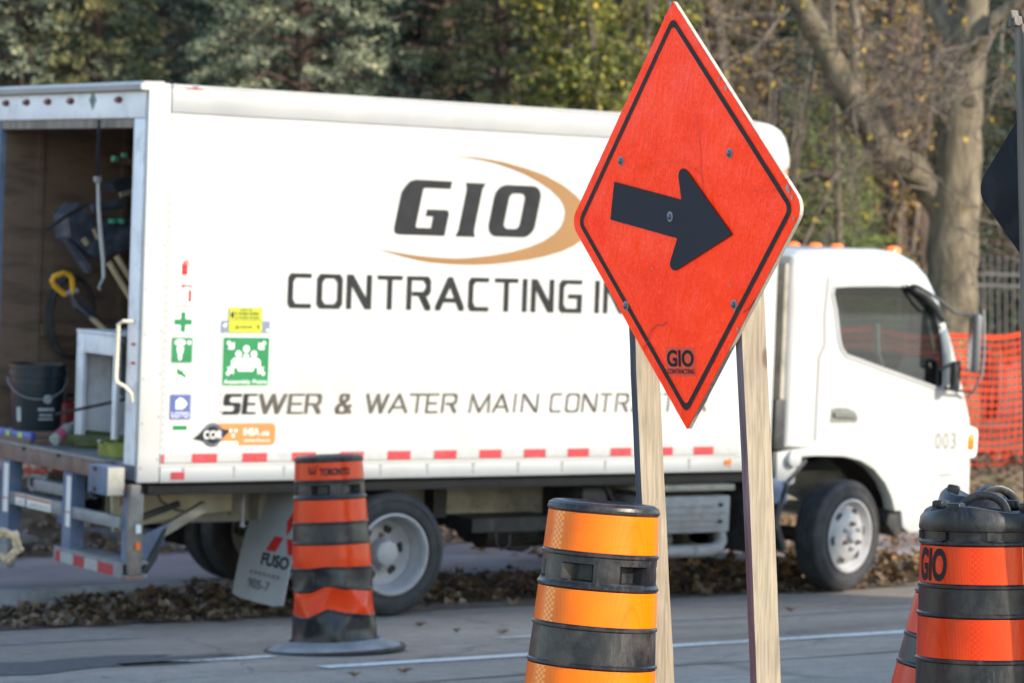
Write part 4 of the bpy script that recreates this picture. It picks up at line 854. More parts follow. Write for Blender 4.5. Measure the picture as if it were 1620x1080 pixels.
MB().box((1.17, .03, .84), (1.24, .63, .862)).build('flap_bracket', M_dark, T)

# ---- lift gate and steps hanging below the rear
MB().box((-.045, .33, .855), (.015, 2.34, .953)).build('rear_sill', M_rust, T, bevel=.004)
MB().box((-.05, .33, .955), (.02, 2.34, .972)).build('sill_edge', M_galv, T)
for b in (.95, 1.45): MB().lathe([(.001, 0), (.012, 0), (.012, .012), (.001, .014)], 8, Matrix.Translation((-.045, b, .945)) @ Matrix.Rotation(R(-90), 4, 'Y')).build('sill_bolt', M_dark, T)
for b0, b1, z0, lab in ((1.63, 1.78, .33, None), (.735, .875, .37, None)):
    p = MB().box((-.06, b0, z0), (.03, b1 - .07, .853)).box((-.05, b1 - .068, z0), (-.02, b1, .853)).build('gate_post', M_bluesteel, T)
    q = MB().box((-.0635, b0 + .005, .53), (-.0605, b1 - .075, .835)).build('white_sticker', M_wv, T); MB().box((-.066, b0 + .005, .615), (-.0638, b1 - .075, .622)).build('print', M_redv, q)
q = MB().box((-.055, .875, .585), (-.01, 1.63, .665)).build('cross_bar', M_deck, T, bevel=.004)
MB().box((-.055, .10, .585), (-.01, .733, .655)).build('cross_bar', M_deck, T, bevel=.004)
for b0, b1 in ((1.02, 1.36), (1.40, 1.53)):
    s = MB().box((-.0595, b0, .590), (-.056, b1, .660)).build('warning_sticker', M_wv, T); MB().box((-.062, b0 + .003, .640), (-.0598, b1 - .003, .656)).build('print', M_orv, s)
    s2 = MB().box((-.062, b0 + .02, .602), (-.0598, b1 - .02, .606)).box((-.062, b0 + .02, .615), (-.0598, b1 - .05, .619)).build('print', MATS['faded_print'], s)
mb = MB(); mb.tube([(.05, 1.30, .77), (.05, 1.52, .77), (.05, 1.56, .74), (.05, 1.56, .70), (.05, 1.52, .68), (.05, 1.30, .68)], .016, 8); mb.build('latch_loop', M_galv, T, smooth=True)
MB().box((.0, .78, .685), (.10, 1.42, .765)).build('gate_cylinder', M_galv, T, bevel=.02)
MB().box((.02, 1.02, .60), (.30, 1.5, .68)).build('gate_motor', M_dark, T, bevel=.02)
MB().box((.15, .90, .50), (.35, 1.20, .58)).build('gate_bracket', M_frame, T, bevel=.01)
MB().box((.4, .5, .42), (.46, 1.9, .52)).build('under_bar', M_bluesteel, T, bevel=.01)
MB().box((.62, .55, .42), (.66, 1.1, .55)).build('back_plate', M_black, T); MB().box((.612, .64, .44), (.6195, .74, .53)).build('square_opening', M_dark, T)
# bottom step with red and white tape
st = MB().box((-.075, .02, .305), (.10, .925, .325)).box((-.075, .02, .325), (-.06, .925, .385)).box((-.075, .02, .386), (.10, .925, .40)).build('bottom_step', M_galv, T)
for k, (b0, b1, m_) in enumerate(((.83, .89, M_red), (.65, .825, M_wtape), (.50, .645, M_red), (.32, .495, M_wtape), (.12, .315, M_red))): MB().box((-.0785, b0, .312), (-.0755, b1, .375)).build('reflective_tape', m_, st)
MB().box((-.07, 1.62, .335), (.15, 2.1, .37)).box((-.07, 1.60, .18), (-.02, 1.64, .333)).box((-.07, 1.64, .18), (.0, 2.1, .33)).build('bottom_step', M_galv, T)
# near vertical rail (catches the sun on its outer face), control box, lamps, strut
MB().box((-.045, -.03, .33), (.015, .02, .856)).box((.017, -.02, .335), (.04, .01, .80)).build('gate_rail', mat('stained_steel_rail', (.20, .185, .17), .5, metal=.2, var=.3, scale=12, dirt=(.2, .09, .05), dirt_amt=.6, dscale=14), T, bevel=.004)
MB().box((-.07, -.045, .30), (.045, .03, .328)).build('rail_foot', M_rust, T, bevel=.004)
MB().cbox((-.0, -.04, .60), (.03, .012, .05)).build('white_tag', M_wv, T); MB().cbox((-.0, -.04, .50), (.025, .012, .045)).build('red_tag', M_amber, T)
MB().box((-.035, .03, .34), (-.005, .10, .80)).build('gate_rail', M_bluesteel, T)
cb = MB().box((-.17, .055, .785), (-.055, .30, .955)).build('control_box', M_bluesteel, T, bevel=.012)
MB().box((-.165, .040, .79), (-.06, .0545, .95)).build('box_cover', mat('beige_steel', (.33, .32, .28), .5, var=.1, scale=20), cb)
for z in (.80, .92): MB().box((-.174, .18, z), (-.1705, .22, z + .025)).build('switch', M_dark, cb)
MB().tube([(-.172, .25, .79), (-.18, .2, .76), (-.17, .16, .765)], .008, 6).build('cable', M_dark, T, smooth=True)
for b in (.16, 1.86):
    tl = MB().box((.09, b, .68), (.13, b + .24, .83)).build('tail_lamp_box', M_galv, T, bevel=.01); MB().box((.082, b + .03, .695), (.0895, b + .21, .815)).build('lens', M_grime, tl); 
# side plate, diagonal strut, cable and rubber strap behind the near rail
MB().prism([(.10, .79), (.92, .79), (.92, .63), (.55, .60), (.12, .52)], .52, .545, 'y').build('gusset_plate', mat('cream_steel', (.50, .45, .31), .55, var=.15, scale=5, dirt=(.3, .24, .15), dirt_amt=.5), T)
MB().beam((.62, .30, .69), (.07, .26, .42), .05, .06).build('diagonal_strut', M_frame, T, bevel=.004)
MB().beam((.46, .34, .70), (.02, .30, .575), .03, .035).build('lift_strut', M_dark, T)
MB().tube([(.24, .2, .78), (.27, .2, .73), (.36, .2, .68), (.45, .2, .665)], .007, 6).build('cable', M_dark, T, smooth=True)
MB().tube([(.85, .25, .86), (.85, .25, .60), (.85, .25, .56)], [.008, .008, .02], 6).build('chain_hook', M_galv, T, smooth=True)
MB().prism([(.24, .56), (.26, .58), (.20, .40), (.12, .29), (.06, .29), (.14, .38)], .10, .13, 'y').build('rubber_strap', M_rubber, T)
MB().prism([(.09, .50), (.34, .60), (.20, .33), (.10, .33)], .22, .24, 'y').build('gusset_plate', M_bluesteel, T)

# ---- cab
def P2(px, py, b=.12): q = at(px, py, b); return (q.x, q.z)
CY0, CY1 = .12, 2.06
prof = [(4.95, 1.0), (4.95, 2.20), (4.97, 2.30), (5.05, 2.345), (5.3, 2.362), (5.75, 2.372), (5.95, 2.355), (6.10, 2.30), (6.24, 2.20), (6.37, 2.02), (6.50, 1.76), (6.64, 1.42), (6.72, 1.20), (6.745, .95), (6.74, .62), (6.72, .56)]
arch = [(6.06, .56), (6.02, .55), (5.99, .66), (5.92, .78), (5.80, .89), (5.66, .96), (5.50, .99), (5.20, 1.0)]
poly = prof + arch
rad = [.05]*1 + [.06, .07, .09, .10, .10, .11, .12, .14, .15, .16, .17, .17, .17, .15, .10] + [.0]*len(arch)
nP = len(poly)
def nrm(i):
    a = Vector(poly[i-1]); b = Vector(poly[i]); c = Vector(poly[(i+1) % nP]); d = ((b-a).normalized() + (c-b).normalized()).normalized(); return Vector((d.y, -d.x))   # inward for clockwise
def inset(i, amt): n = nrm(i); return Vector(poly[i]) + n*amt
rings = []; K = 6
for k in range(K + 1):
    th = PI/2*k/K; rings.append([(inset(i, rad[i]*(1 - math.sin(th))), rad[i]*(1 - math.cos(th))) for i in range(nP)])
mb = MB(); idx = []
for side in (0, 1):
    for k in range(K + 1):
        row = []
        for i in range(nP):
            p, dy = rings[k][i]; y = CY0 + dy if side == 0 else CY1 - dy
            row.append(len(mb.v)); mb.v.append((p.x, y, p.y))
        idx.append(row)
for k in range(K):
    for i in range(nP):
        j = (i+1) % nP
        mb.f.append((idx[k][i], idx[k][j], idx[k+1][j], idx[k+1][i])); mb.f.append((idx[K+1+k][i], idx[K+1+k+1][i], idx[K+1+k+1][j], idx[K+1+k][j]))
WS = (9, 10)                         # windscreen lies in these profile segments
for i in range(nP - 1):
    if i in WS: continue
    if i >= len(prof) - 1: continue
    mb.f.append((idx[K][i], idx[K][i+1], idx[2*K+1][i+1], idx[2*K+1][i]))
# side panels with a window hole
win = [P2(1321, 455), P2(1345, 453.5), P2(1400, 453), P2(1440, 454), P2(1456, 457), P2(1467, 466), P2(1476, 484), P2(1484, 515), P2(1490, 550), P2(1494, 608), P2(1484, 612), P2(1440, 596), P2(1395, 580), P2(1352, 564), P2(1340, 560), P2(1333, 551), P2(1329, 535), P2(1324, 490), P2(1319, 465)]
for side in (0, 1):
    y = CY0 if side == 0 else CY1; base = len(mb.v)
    out = [rings[0][i][0] for i in range(nP)]; hole = [Vector(w) for w in win]
    tr = tessellate_polygon([[Vector((p.x, p.y, 0)) for p in out], [Vector((p.x, p.y, 0)) for p in hole]])
    for p in out + hole: mb.v.append((p.x, y, p.y))
    mb.f += [tuple(base + q for q in t) for t in tr]
bm = None
cab = mb.build('cab_body', M_cab, T, fix=False)
bmx = bmesh.new(); bmx.from_mesh(cab.data); bmesh.ops.remove_doubles(bmx, verts=bmx.verts, dist=1e-4); bmesh.ops.recalc_face_normals(bmx, faces=bmx.faces[:]); bmx.to_mesh(cab.data); bmx.free()
cab.data.shade_smooth(); cab.data.set_sharp_from_angle(angle=R(38))
def frame_ring(name, pts, grow, y0, y1, m, parent):
    n = len(pts); c = Vector((sum(p[0] for p in pts)/n, sum(p[1] for p in pts)/n)); inn = [Vector(p) for p in pts]; outp = []
    for i in range(n):
        a, b, d = Vector(pts[i-1]), Vector(pts[i]), Vector(pts[(i+1) % n]); t = ((b-a).normalized() + (d-b).normalized()).normalized(); nn = Vector((-t.y, t.x))
        if nn.dot(b - c) < 0: nn = -nn
        outp.append(b + nn*grow)
    mb = MB()
    for rng_, y in ((inn, y0), (outp, y0), (inn, y1), (outp, y1)): mb.v += [(p.x, y, p.y) for p in rng_]
    for i in range(n): j = (i+1) % n; mb.f += [(i, j, n+j, n+i), (2*n+i, 3*n+i, 3*n+j, 2*n+j), (i, 2*n+i, 2*n+j, j), (n+i, n+j, 3*n+j, 3*n+i)]
    return mb.build(name, m, parent)
for y0, y1, gy in ((CY0 - .007, CY0 + .02, CY0 + .012), (CY1 - .02, CY1 + .007, CY1 - .012)):
    fr = frame_ring('window_frame', win, .022, y0, y1, M_alu, T)
    poly_side('window_glass', win, gy, M_glass, fr)
    frame_ring('window_seal', [(p[0]*.985 + 5.9*.015, p[1]*.985 + 1.85*.015) for p in win], .012, y0 + .006, y1 - .006, M_rubber, fr)
q0, q1, q2 = [Vector(poly[i]) for i in (9, 10, 11)]
mb = MB(); mb.add([(q0.x, CY0 + .15, q0.y), (q1.x, CY0 + .16, q1.y), (q2.x, CY0 + .17, q2.y), (q2.x, CY1 - .17, q2.y), (q1.x, CY1 - .16, q1.y), (q0.x, CY1 - .15, q0.y)], [(0, 1, 4, 5), (1, 2, 3, 4)])
mb.build('windscreen', M_glass, T)
# door shut lines, handle, number, side rubber
def sideline(pts, w=.008, name='door_gap', m=None, y=CY0 - .0012):
    mb = MB(); 
    for a, b in zip(pts[:-1], pts[1:]):
        a = Vector(a); b = Vector(b); d = (b-a).normalized()*w/2; n = Vector((-d.y, d.x)); mb.add([(p.x, y, p.y) for p in (a-n-d*.3, b-n+d*.3, b+n+d*.3, a+n-d*.3)], [(0, 1, 2, 3)])
    return mb.build(name, m or mat('gap_shade_grey', (.10, .10, .10), .8, var=.1), T, fix=False)
sideline([(5.27, 2.165), (5.25, 1.9), (5.26, 1.7), (5.215, 1.62), (5.21, 1.05)], .011)
hd = MB(); hp = [P2(1313, 668), P2(1315, 647), P2(1322, 644.5), P2(1340, 645), P2(1353, 651), P2(1357, 661), P2(1354, 668)]; hd.prism(hp, CY0 - .004, CY0 - .0015, 'y'); h_ = hd.build('door_handle', mat('handle_recess_grey', (.15, .155, .14), .5, var=.2, scale=20), T)
MB().prism([P2(1318, 659), P2(1318, 652), P2(1350, 654), P2(1352, 661)], CY0 - .022, CY0 - .008, 'y').build('lever', mat('grey_plastic', (.12, .125, .12), .45), h_)
M_num = mat('thin_gold_grey_print', (.15, .135, .11), .6)
a0 = P2(1479, 710); a1 = P2(1516, 684)
for k, ch in enumerate('003'):
    w = (a1[0] - a0[0]) / 3; text_on_side('number', ch, a0[0] + k*w, a0[0] + k*w + w*.72, a0[1], a1[1], CY0 - .0025, M_num, T, -.006)
MB().box((P2(1485, 750)[0], CY0 - .003, P2(1485, 752)[1]), (P2(1505, 750)[0], CY0 - .0015, P2(1505, 749.5)[1])).build('small_badge', MATS['handle_recess_grey'], T)
# wheel-arch trim
ar = [(4.96, .985), (5.20, 1.0), (5.50, .99), (5.66, .96), (5.80, .89), (5.92, .78), (5.99, .66), (6.02, .55)]
ar2 = [(4.96, .93), (5.20, .945), (5.47, .937), (5.62, .905), (5.745, .845), (5.855, .745), (5.92, .64), (5.95, .55)]
mb = MB(); mb.prism(ar + ar2[::-1], CY0 - .012, CY0 + .10, 'y'); mb.build('wheel_arch_trim', mat('grey_bumper_plastic', (.40, .41, .38), .6, var=.08, dirt=(.28, .27, .24), dirt_amt=.5), T, bevel=.006)
mb = MB(); mb.lathe([(.46, -.15), (.46, .20)], 20, Matrix.Translation((5.48, .42, .47)) @ Matrix.Rotation(R(90), 4, 'X') @ Matrix.Diagonal((1.12, 1, 1, 1)), a0=0.05, a1=PI*.98); mb.build('wheel_well', M_dark, T)
mb = MB(); mb.prism([(6.03, .56), (6.73, .56), (6.745, .50), (6.72, .40), (6.12, .385), (6.05, .43)], CY0 + .01, CY1 - .01, 'y'); mb.build('front_bumper', M_cab, T, bevel=.02)
mb = MB(); mb.prism([(5.95, .56), (6.06, .54), (6.10, .40), (6.02, .36), (5.93, .45)], CY0 + .04, CY0 + .3, 'y'); mb.build('step_bracket', M_dark, T, bevel=.01)
# headlamp at the front corner
hl_ = MB(); hl_.box((6.50, CY0 + .0, .90), (6.735, CY0 + .16, 1.135)); hlo = hl_.build('headlamp', M_lens, T, bevel=.045)
MB().box((6.61, CY0 - .006, .96), (6.69, CY0 + .04, 1.09)).build('indicator', M_amber, hlo, bevel=.02)
MB().box((6.49, CY0 - .004, .60), (6.60, CY0 + .05, .89)).build('corner_trim', M_alu, T, bevel=.01)
MB().box((6.735, .5, .85), (6.76, 1.7, 1.08)).build('grille', M_dark, T, bevel=.008)
MB().box((4.915, CY0 + .03, 1.0), (4.949, CY1 - .03, 2.25)).build('rear_seal', M_frame, T)
MB().box((4.86, CY0 + .005, .99), (4.948, CY0 + .06, 1.33)).build('cab_latch_cover', M_rubber, T, bevel=.01)
# roof lamps
for px, b in ((1420, .32), (1344, .93), (1316, 1.17), (1283, 1.42), (1236, 1.86)):
    q = at(px, 398, b); q.z = 2.372
    l_ = MB(); l_.lathe([(.055, 0), (.055, .012), (.05, .03), (.035, .045), (.001, .05)], 16, Matrix.Translation((min(q.x, 6.02), b, 2.368 - max(0, min(q.x, 6.02) - 5.78)*.09)) @ Matrix.Diagonal((1.15, .8, 1, 1))); l_.build('roof_marker_lamp', M_amber, T, smooth=True, angle=60)
# mirrors on arms
a_, b_ = at(1437, 452, .10), at(1490, 478, .06)
MB().tube([a_, at(1450, 452, .05), at(1470, 463, .0), at(1495, 482, -.04), at(1512, 495, -.06), at(1535, 497, -.08)], .011, 8).build('mirror_arm', M_rubber, T, smooth=True)
MB().tube([at(1440, 455, .10), at(1462, 466, .09), at(1480, 486, .09), at(1493, 508, .10)], [.02, .028, .03, .018], 8).build('pillar_bracket', M_rubber, T, smooth=True)
MB().tube([at(1482, 511, .11), at(1500, 505, .08)], .006, 5).build('pillar_strap', M_rubber, T)
for p in ((1436, 450), (1448, 452)): MB().lathe([(.001, .02), (.012, .018), (.014, 0)], 10, Matrix.Translation(at(*p, .08)) @ Matrix.Rotation(R(90), 4, 'X')).build('bracket_bolt', M_chrome, T, smooth=True)
mc = at(1543, 543, -.10); mm = Matrix.Translation(mc) @ Matrix.Rotation(R(-28), 4, 'Z')
mr = MB().cbox((0, 0, 0), (.06, .15, .42), mm).build('mirror', mat('mirror_housing_grey', (.10, .10, .105), .5, var=.1), T, bevel=.03)
MB().cbox((-.034, 0, 0), (.004, .115, .37), mm).build('mirror_glass', M_mglass, mr)
MB().tube([at(1556, 490, -.10), at(1557, 560, -.10), at(1553, 592, -.08), at(1541, 618, .02), at(1530, 628, .12)], .010, 8).build('mirror_stay', M_galv, T, smooth=True)
mc = at(1511, 594, .02); mm = Matrix.Translation(mc) @ Matrix.Rotation(R(-25), 4, 'Z')
mr = MB().cbox((0, 0, 0), (.05, .13, .20), mm).build('lower_mirror', M_rubber, T, bevel=.02)
MB().tube([at(1487, 585, .09), at(1500, 578, .04), at(1519, 572, .0)], .012, 6).tube([at(1494, 613, .1), at(1510, 617, .05), at(1540, 620, .06)], .010, 6).build('mirror_arm', M_rubber, T, smooth=True)
MB().tube([at(1495, 560, .10), at(1493, 612, .10)], .012, 6).build('grab_post', M_alu, T, smooth=True)
# cab interior
MB().box((5.0, .20, .98), (5.03, 1.98, 2.25)).build('cab_back_wall', M_seat, T)
for b in (.30, 1.30):
    s = MB().box((5.12, b, 1.02), (5.60, b + .55, 1.22)).build('seat', M_seat, T, bevel=.05); mb = MB(); mb.prism([(5.06, 1.18), (5.20, 1.20), (5.14, 1.80), (5.04, 1.80)], b + .02, b + .53, 'y'); mb.build('backrest', M_seat, s, bevel=.03)
mb = MB(); mb.prism([(5.98, 1.02), (6.0, 1.50), (6.08, 1.64), (6.40, 1.60), (6.50, 1.45), (6.62, 1.02)], .22, 1.98, 'y'); mb.build('dashboard', M_inside, T, bevel=.03)
mb = MB(); n = 26; c0 = Vector((5.84, 1.60, 1.68)); ax1 = Vector((0, 1, 0)); ax2 = Vector((.55, 0, .83)); mb.tube([c0 + (ax1*math.cos(2*PI*k/n) + ax2*math.sin(2*PI*k/n))*.21 for k in range(n + 1)], .016, 8, cap=False); mb.tube([c0, c0 + Vector((.2, 0, -.25))], .03, 8); mb.build('steering_wheel', M_inside, T, smooth=True)
MB().tube([at(1387, 512, .20), at(1389, 560, .20), at(1397, 578, .2)], [.020, .018, .01], 8).build('seat_belt', mat('grey_webbing', (.4, .42, .38), .7), T)
MB().tube([at(1467, 505, .16), at(1478, 555, .15)], [.014, .01], 6).build('pillar_handle', mat('pale_plastic', (.5, .52, .5), .5), T, smooth=True)

# ------------------------------------------------------------------ things inside the truck (placed in world space from truck coordinates)
TM = Matrix.Translation(TO) @ Matrix.Rotation(PHI, 4, 'X')
def cargo(name, label, cat, p, rot=(0, 0, 0), group=None):
    o = thing(name, label, cat, group=group); o.matrix_world = TM @ Matrix.Translation(p) @ Matrix.Rotation(rot[2], 4, 'Z') @ Matrix.Rotation(rot[1], 4, 'Y') @ Matrix.Rotation(rot[0], 4, 'X'); return o
def rel(px, py, b, o): return at(px, py, b) - o
M_buck = mat('black_bucket_plastic', (.012, .02, .03), .4, var=.2)
M_yel = mat('yellow_plastic', (.75, .38, .02), .4, var=.1)
M_wood = mat('pale_wood_handle', (.42, .33, .2), .6, var=.25, scale=12, stretch=(1, 1, .2))
M_hose = mat('yellow_green_hose', (.22, .23, .035), .7, var=.3, scale=14, dirt=(.07, .075, .02), dirt_amt=.7, dscale=9)
M_navy = mat('dark_navy_plastic', (.03, .035, .05), .5, var=.2)
M_cart = mat('dark_painted_steel', (.05, .06, .085), .45, var=.3, scale=9, dirt=(.2, .22, .27), dirt_amt=.5, dscale=10)
M_tealt = mat('green_tape', (.08, .42, .27), .5, var=.1)
# bucket
B = at(57, 671, 1.62); B.z = FLZ + .085
o = cargo('bucket', 'black plastic bucket standing at the left inside the open truck', 'bucket', B)
M_ = MB(); M_.lathe([(.001, 0), (.145, 0), (.150, .01), (.168, .30), (.176, .302), (.176, .315), (.170, .317), (.172, .345), (.180, .347), (.180, .362), (.174, .366), (.176, .40), (.184, .402), (.184, .412), (.170, .412), (.150, .02), (.001, .018)], 36); M_.build('pail', M_buck, o, smooth=True, angle=25)
MB().tube([(.186*math.cos(t), .186*math.sin(t), .33 - .12*math.sin((t - 2.6)/(PI)*PI) if 0 else .33 - .13*math.sin((t-2.7)/3.2*PI)) for t in [2.7 + 3.2*k/16 for k in range(17)]], .004, 6).build('bail', M_galv, o, smooth=True)
def on_pail(name, ang, z, w, h, m, n=8, disc=False):
    mb = MB(); 
    if disc:
        mb.v = [((.158+.018*z/.2+.004)*math.cos(ang), (.158+.018*z/.2+.004)*math.sin(ang), z)] + [((.165+.018*(z-.1)/.2)*math.cos(ang + w/2*math.cos(t)/.16), (.165+.018*(z-.1)/.2)*math.sin(ang + w/2*math.cos(t)/.16), z + h/2*math.sin(t)) for t in [2*PI*k/16 for k in range(16)]]
        mb.f = [(0, 1+k, 1+(k+1) % 16) for k in range(16)]
    else:
        r_ = lambda zz: .153 + .06*zz
        for k in range(n+1):
            a = ang + (k/n - .5)*w/.16; mb.v += [(r_(z-h/2)*math.cos(a), r_(z-h/2)*math.sin(a), z-h/2), (r_(z+h/2)*math.cos(a), r_(z+h/2)*math.sin(a), z+h/2)]
        mb.f = [(2*k, 2*k+2, 2*k+3, 2*k+1) for k in range(n)]
    return mb.build(name, m, o, fix=False)
M_lab = mat('pale_bucket_print', (.34, .38, .40), .5, var=.2, scale=60)
AB = math.atan2(-math.cos(.59), -math.sin(.59)) + .55
on_pail('printed_emblem', AB, .20, .055, .055, M_lab, disc=True); on_pail('print', AB, .135, .11, .018, M_lab); on_pail('print', AB, .10, .09, .012, M_lab); on_pail('print', AB, .075, .10, .010, M_lab); on_pail('pale_label', AB - 1.15, .10, .035, .09, M_lab)
o = cargo('plank', 'dark board lying on the truck floor under the bucket', 'board', Vector((B.x - .14, B.y - .20, FLZ))); MB().box((0, 0, 0), (.75, .42, .04)).box((.03, .03, .041), (.7, .40, .083)).build('board', M_ply, o, bevel=.004)
q = at(116, 645, 1.78); q.z = FLZ
o = cargo('fuel_can', 'red plastic can between the black bucket and the grey shelf', 'can', q); MB().box((-.10, -.09, 0), (.10, .09, .25)).build('can_body', mat('dull_red_plastic', (.35, .025, .03), .5, var=.2), o, bevel=.03); MB().tube([(-.05, 0, .25), (-.05, 0, .29), (.05, 0, .29), (.05, 0, .25)], .012, 6).build('handle', M_dark, o)
# grey open shelf
q = at(128, 660, 1.3); q.z = FLZ; zt = at(128, 526, 1.3).z - FLZ
o = cargo('shelf', 'grey metal open-fronted shelf box right of the bucket', 'shelf', q)
for nm, a, b in (('side_panel', (0, 0, 0), (.03, .07, zt)), ('side_panel', (0, -.47, 0), (.03, -.42, zt)), ('side_panel', (.0, .075, 0), (.45, .09, zt)), ('top', (-.005, -.475, zt + .001), (.45, .09, zt + .02)), ('shelf_board', (.031, -.41, zt*.06), (.44, .07, zt*.06 + .015)), ('top_rail', (0.001, -.418, zt - .12), (.028, -.001, zt - .002)), ('back', (.45, -.47, 0), (.465, .09, zt))):
    MB().box(a, b).build(nm, M_jamb if nm != 'back' else M_navy, o, bevel=.003)
# shovel with a yellow D grip
a = at(105, 462, 1.5); o = cargo('shovel', 'shovel with a yellow D-shaped grip leaning inside the truck', 'shovel', a)
g_ = [rel(x, y, 1.5, a) for x, y in ((103, 466), (86, 452), (82, 444), (86, 437), (100, 432), (110, 435), (114, 442), (115, 458), (112, 466))]
MB().tube(g_, .018, 8).build('grip', M_yel, o, smooth=True); MB().tube([rel(100, 466, 1.5, a), rel(123, 459, 1.5, a)], .016, 8).build('grip_bar', M_alu, o, smooth=True)
MB().tube([rel(113, 468, 1.5, a), rel(122, 484, 1.48, a), rel(150, 507, 1.45, a)], [.015, .03, .02], 8).build('socket', M_navy, o, smooth=True); MB().tube([rel(125, 470, 1.5, a), rel(136, 480, 1.48, a), rel(140, 490, 1.47, a), rel(156, 505, 1.45, a)], .012, 8).build('socket_brace', M_navy, o, smooth=True)
MB().tube([rel(130, 490, 1.47, a), rel(172, 527, 1.42, a), rel(200, 560, 1.35, a)], .019, 10).build('shaft', M_wood, o, smooth=True)
mb = MB(); c = rel(200, 560, 1.35, a); mb.prism([(c.x - .1, c.z), (c.x + .1, c.z + .02), (c.x + .13, c.z - .2), (c.x + .02, c.z - .3), (c.x - .09, c.z - .2)], c.y - .01, c.y + .01, 'y'); mb.build('blade', M_galv, o)
for k, (pts, lab) in enumerate(((((172, 415), (212, 480)), 'left one of two pale wooden poles leaning at the right inside the truck'), (((184, 405), (216, 455)), 'right one of two pale wooden poles leaning at the right inside the truck'))):
    a = at(*pts[0], 1.35); o = tag(MB().tube([(0, 0, 0), rel(*pts[1], 1.3, a), rel(*pts[1], 1.3, a)*2.2], .020, 8).build('wooden_pole', M_wood, None, smooth=True), lab, 'pole', 'wooden poles in the truck'); o.matrix_world = TM @ Matrix.Translation(a)
# dark hand cart hanging on the wall
a = at(150, 380, 1.55); o = cargo('hand_cart', 'dark hand cart stowed high on the inner wall of the truck', 'hand cart', a)
r_ = lambda x, y, b=1.55: rel(x, y, b, a)
def quadpl(name, P, th, m):
    mb = MB(); n = len(P); mb.v = [tuple(p) for p in P] + [tuple(p + Vector((0, th, 0))) for p in P]; mb.f = [tuple(range(n)), tuple(range(2*n-1, n-1, -1))] + [(i, i+n, (i+1) % n + n, (i+1) % n) for i in range(n)]; return mb.build(name, m, o)
quadpl('tray', [r_(112, 378), r_(108, 340), r_(126, 322), r_(146, 345), r_(150, 352), r_(218, 345), r_(218, 390), r_(150, 408)], .22, M_cart)
quadpl('toe_plate', [r_(104, 376), r_(109, 375), r_(146, 424), r_(142, 432)], .10, M_cart)
MB().tube([r_(72, 363), r_(90, 352), r_(110, 338), r_(138, 322)], .013, 6).build('handle_bar', M_dark, o, smooth=True)
MB().tube([r_(146, 330, 1.5), r_(196, 322, 1.5)], .03, 8).build('frame_tube', M_cart, o, smooth=True)
MB().tube([r_(132, 378, 1.5), r_(138, 386, 1.5)], .02, 8).build('yellow_cap', M_wood, o); MB().tube([r_(148, 362, 1.5), r_(155, 378, 1.5)], .014, 8).build('wood_grip', M_wood, o)
for x in (172, 186): MB().cbox(r_(x + 5, 350, 1.52), (.035, .05, .03)).build('green_clip', M_tealt, o, bevel=.004)
a = at(190, 252, 1.4); r_ = lambda x, y, b=1.4: rel(x, y, b, a)
o = cargo('pry_bar', 'short board with green tape ends high in the truck opening', 'board', a); MB().beam(r_(178, 251), r_(240, 262), .04, .04).build('board', M_ply, o)
for x, y in ((182, 251), (197, 246)): MB().cbox(r_(x, y, 1.37), (.035, .04, .03)).build('green_tape', M_tealt, o, bevel=.004)
a = at(195, 295, 1.4); r_ = lambda x, y, b=1.4: rel(x, y, b, a)
o = cargo('jerry_can', 'dark moulded case under the taped board inside the truck', 'case', a); quadpl('case_body', [r_(178, 292), r_(186, 284), r_(225, 280), r_(225, 304), r_(184, 304)], .2, M_navy); MB().beam(r_(190, 308), r_(225, 298), .03, .03).build('edge_strip', M_oldwood, o)
# strap hanging from the roof edge
a = at(157, 190, .55); r_ = lambda x, y, b=.55: rel(x, y, b, a)
o = cargo('strap', 'long strap hanging from the door header, black above and white below', 'strap', a)
mb = MB(); pp = [r_(157, 190), r_(156, 215), r_(154, 240), r_(155, 265), r_(155, 282)]
for p in pp: mb.v += [(p.x - .018, p.y - .014, p.z), (p.x + .016, p.y + .014, p.z), (p.x + .020, p.y + .018, p.z), (p.x - .014, p.y - .010, p.z)]
for k in range(4): 
    for i in range(4): mb.f.append((4*k + i, 4*k + (i+1) % 4, 4*k + 4 + (i+1) % 4, 4*k + 4 + i))
mb.build('black_webbing', M_cart, o); MB().cbox(r_(154, 284), (.03, .05, .035)).build('buckle', M_galv, o, bevel=.004)
MB().tube([r_(155, 286), r_(156, 330), r_(159, 370), r_(163, 410), r_(164, 440)], [.011, .012, .014, .013, .011], 8).build('white_webbing', mat('dirty_white_webbing', (.40, .39, .39), .7, var=.15), o, smooth=True)
MB().tube([r_(164, 440), r_(160, 447), r_(156, 455), r_(159, 458)], .009, 6).build('hook', M_galv, o, smooth=True)
# flat hose, coiled
q = Vector((.36, .62, FLZ + .004)); o = cargo('hose', 'yellow-green flat hose coiled on the truck floor by the rear post', 'hose', q)
mb = MB(); turns = 5.2; n = 150; pr_ = []
for k in range(n + 1):
    t = k / n; a_ = t*turns*2*PI; rr_ = .13 + .155*t; pr_.append((rr_*math.cos(a_)*1.05, rr_*math.sin(a_)*1.0, .002 + .004*math.sin(a_*1.5)))
for p in pr_: mb.v += [(p[0]*(1 - .02), p[1]*(1 - .02), p[2]), (p[0]*1.02, p[1]*1.02, p[2]), (p[0]*1.02, p[1]*1.02, p[2] + .075), (p[0]*.98, p[1]*.98, p[2] + .075)]
for k in range(n):
    for i in range(4): mb.f.append((4*k + i, 4*k + (i+1) % 4, 4*k + 4 + (i+1) % 4, 4*k + 4 + i))
mb.build('coiled_hose', M_hose, o)
q = Vector((.33, 1.15, FLZ + .004)); o = cargo('hose', 'loose olive fire hose lying between the blue level and the coiled hose', 'hose', q)
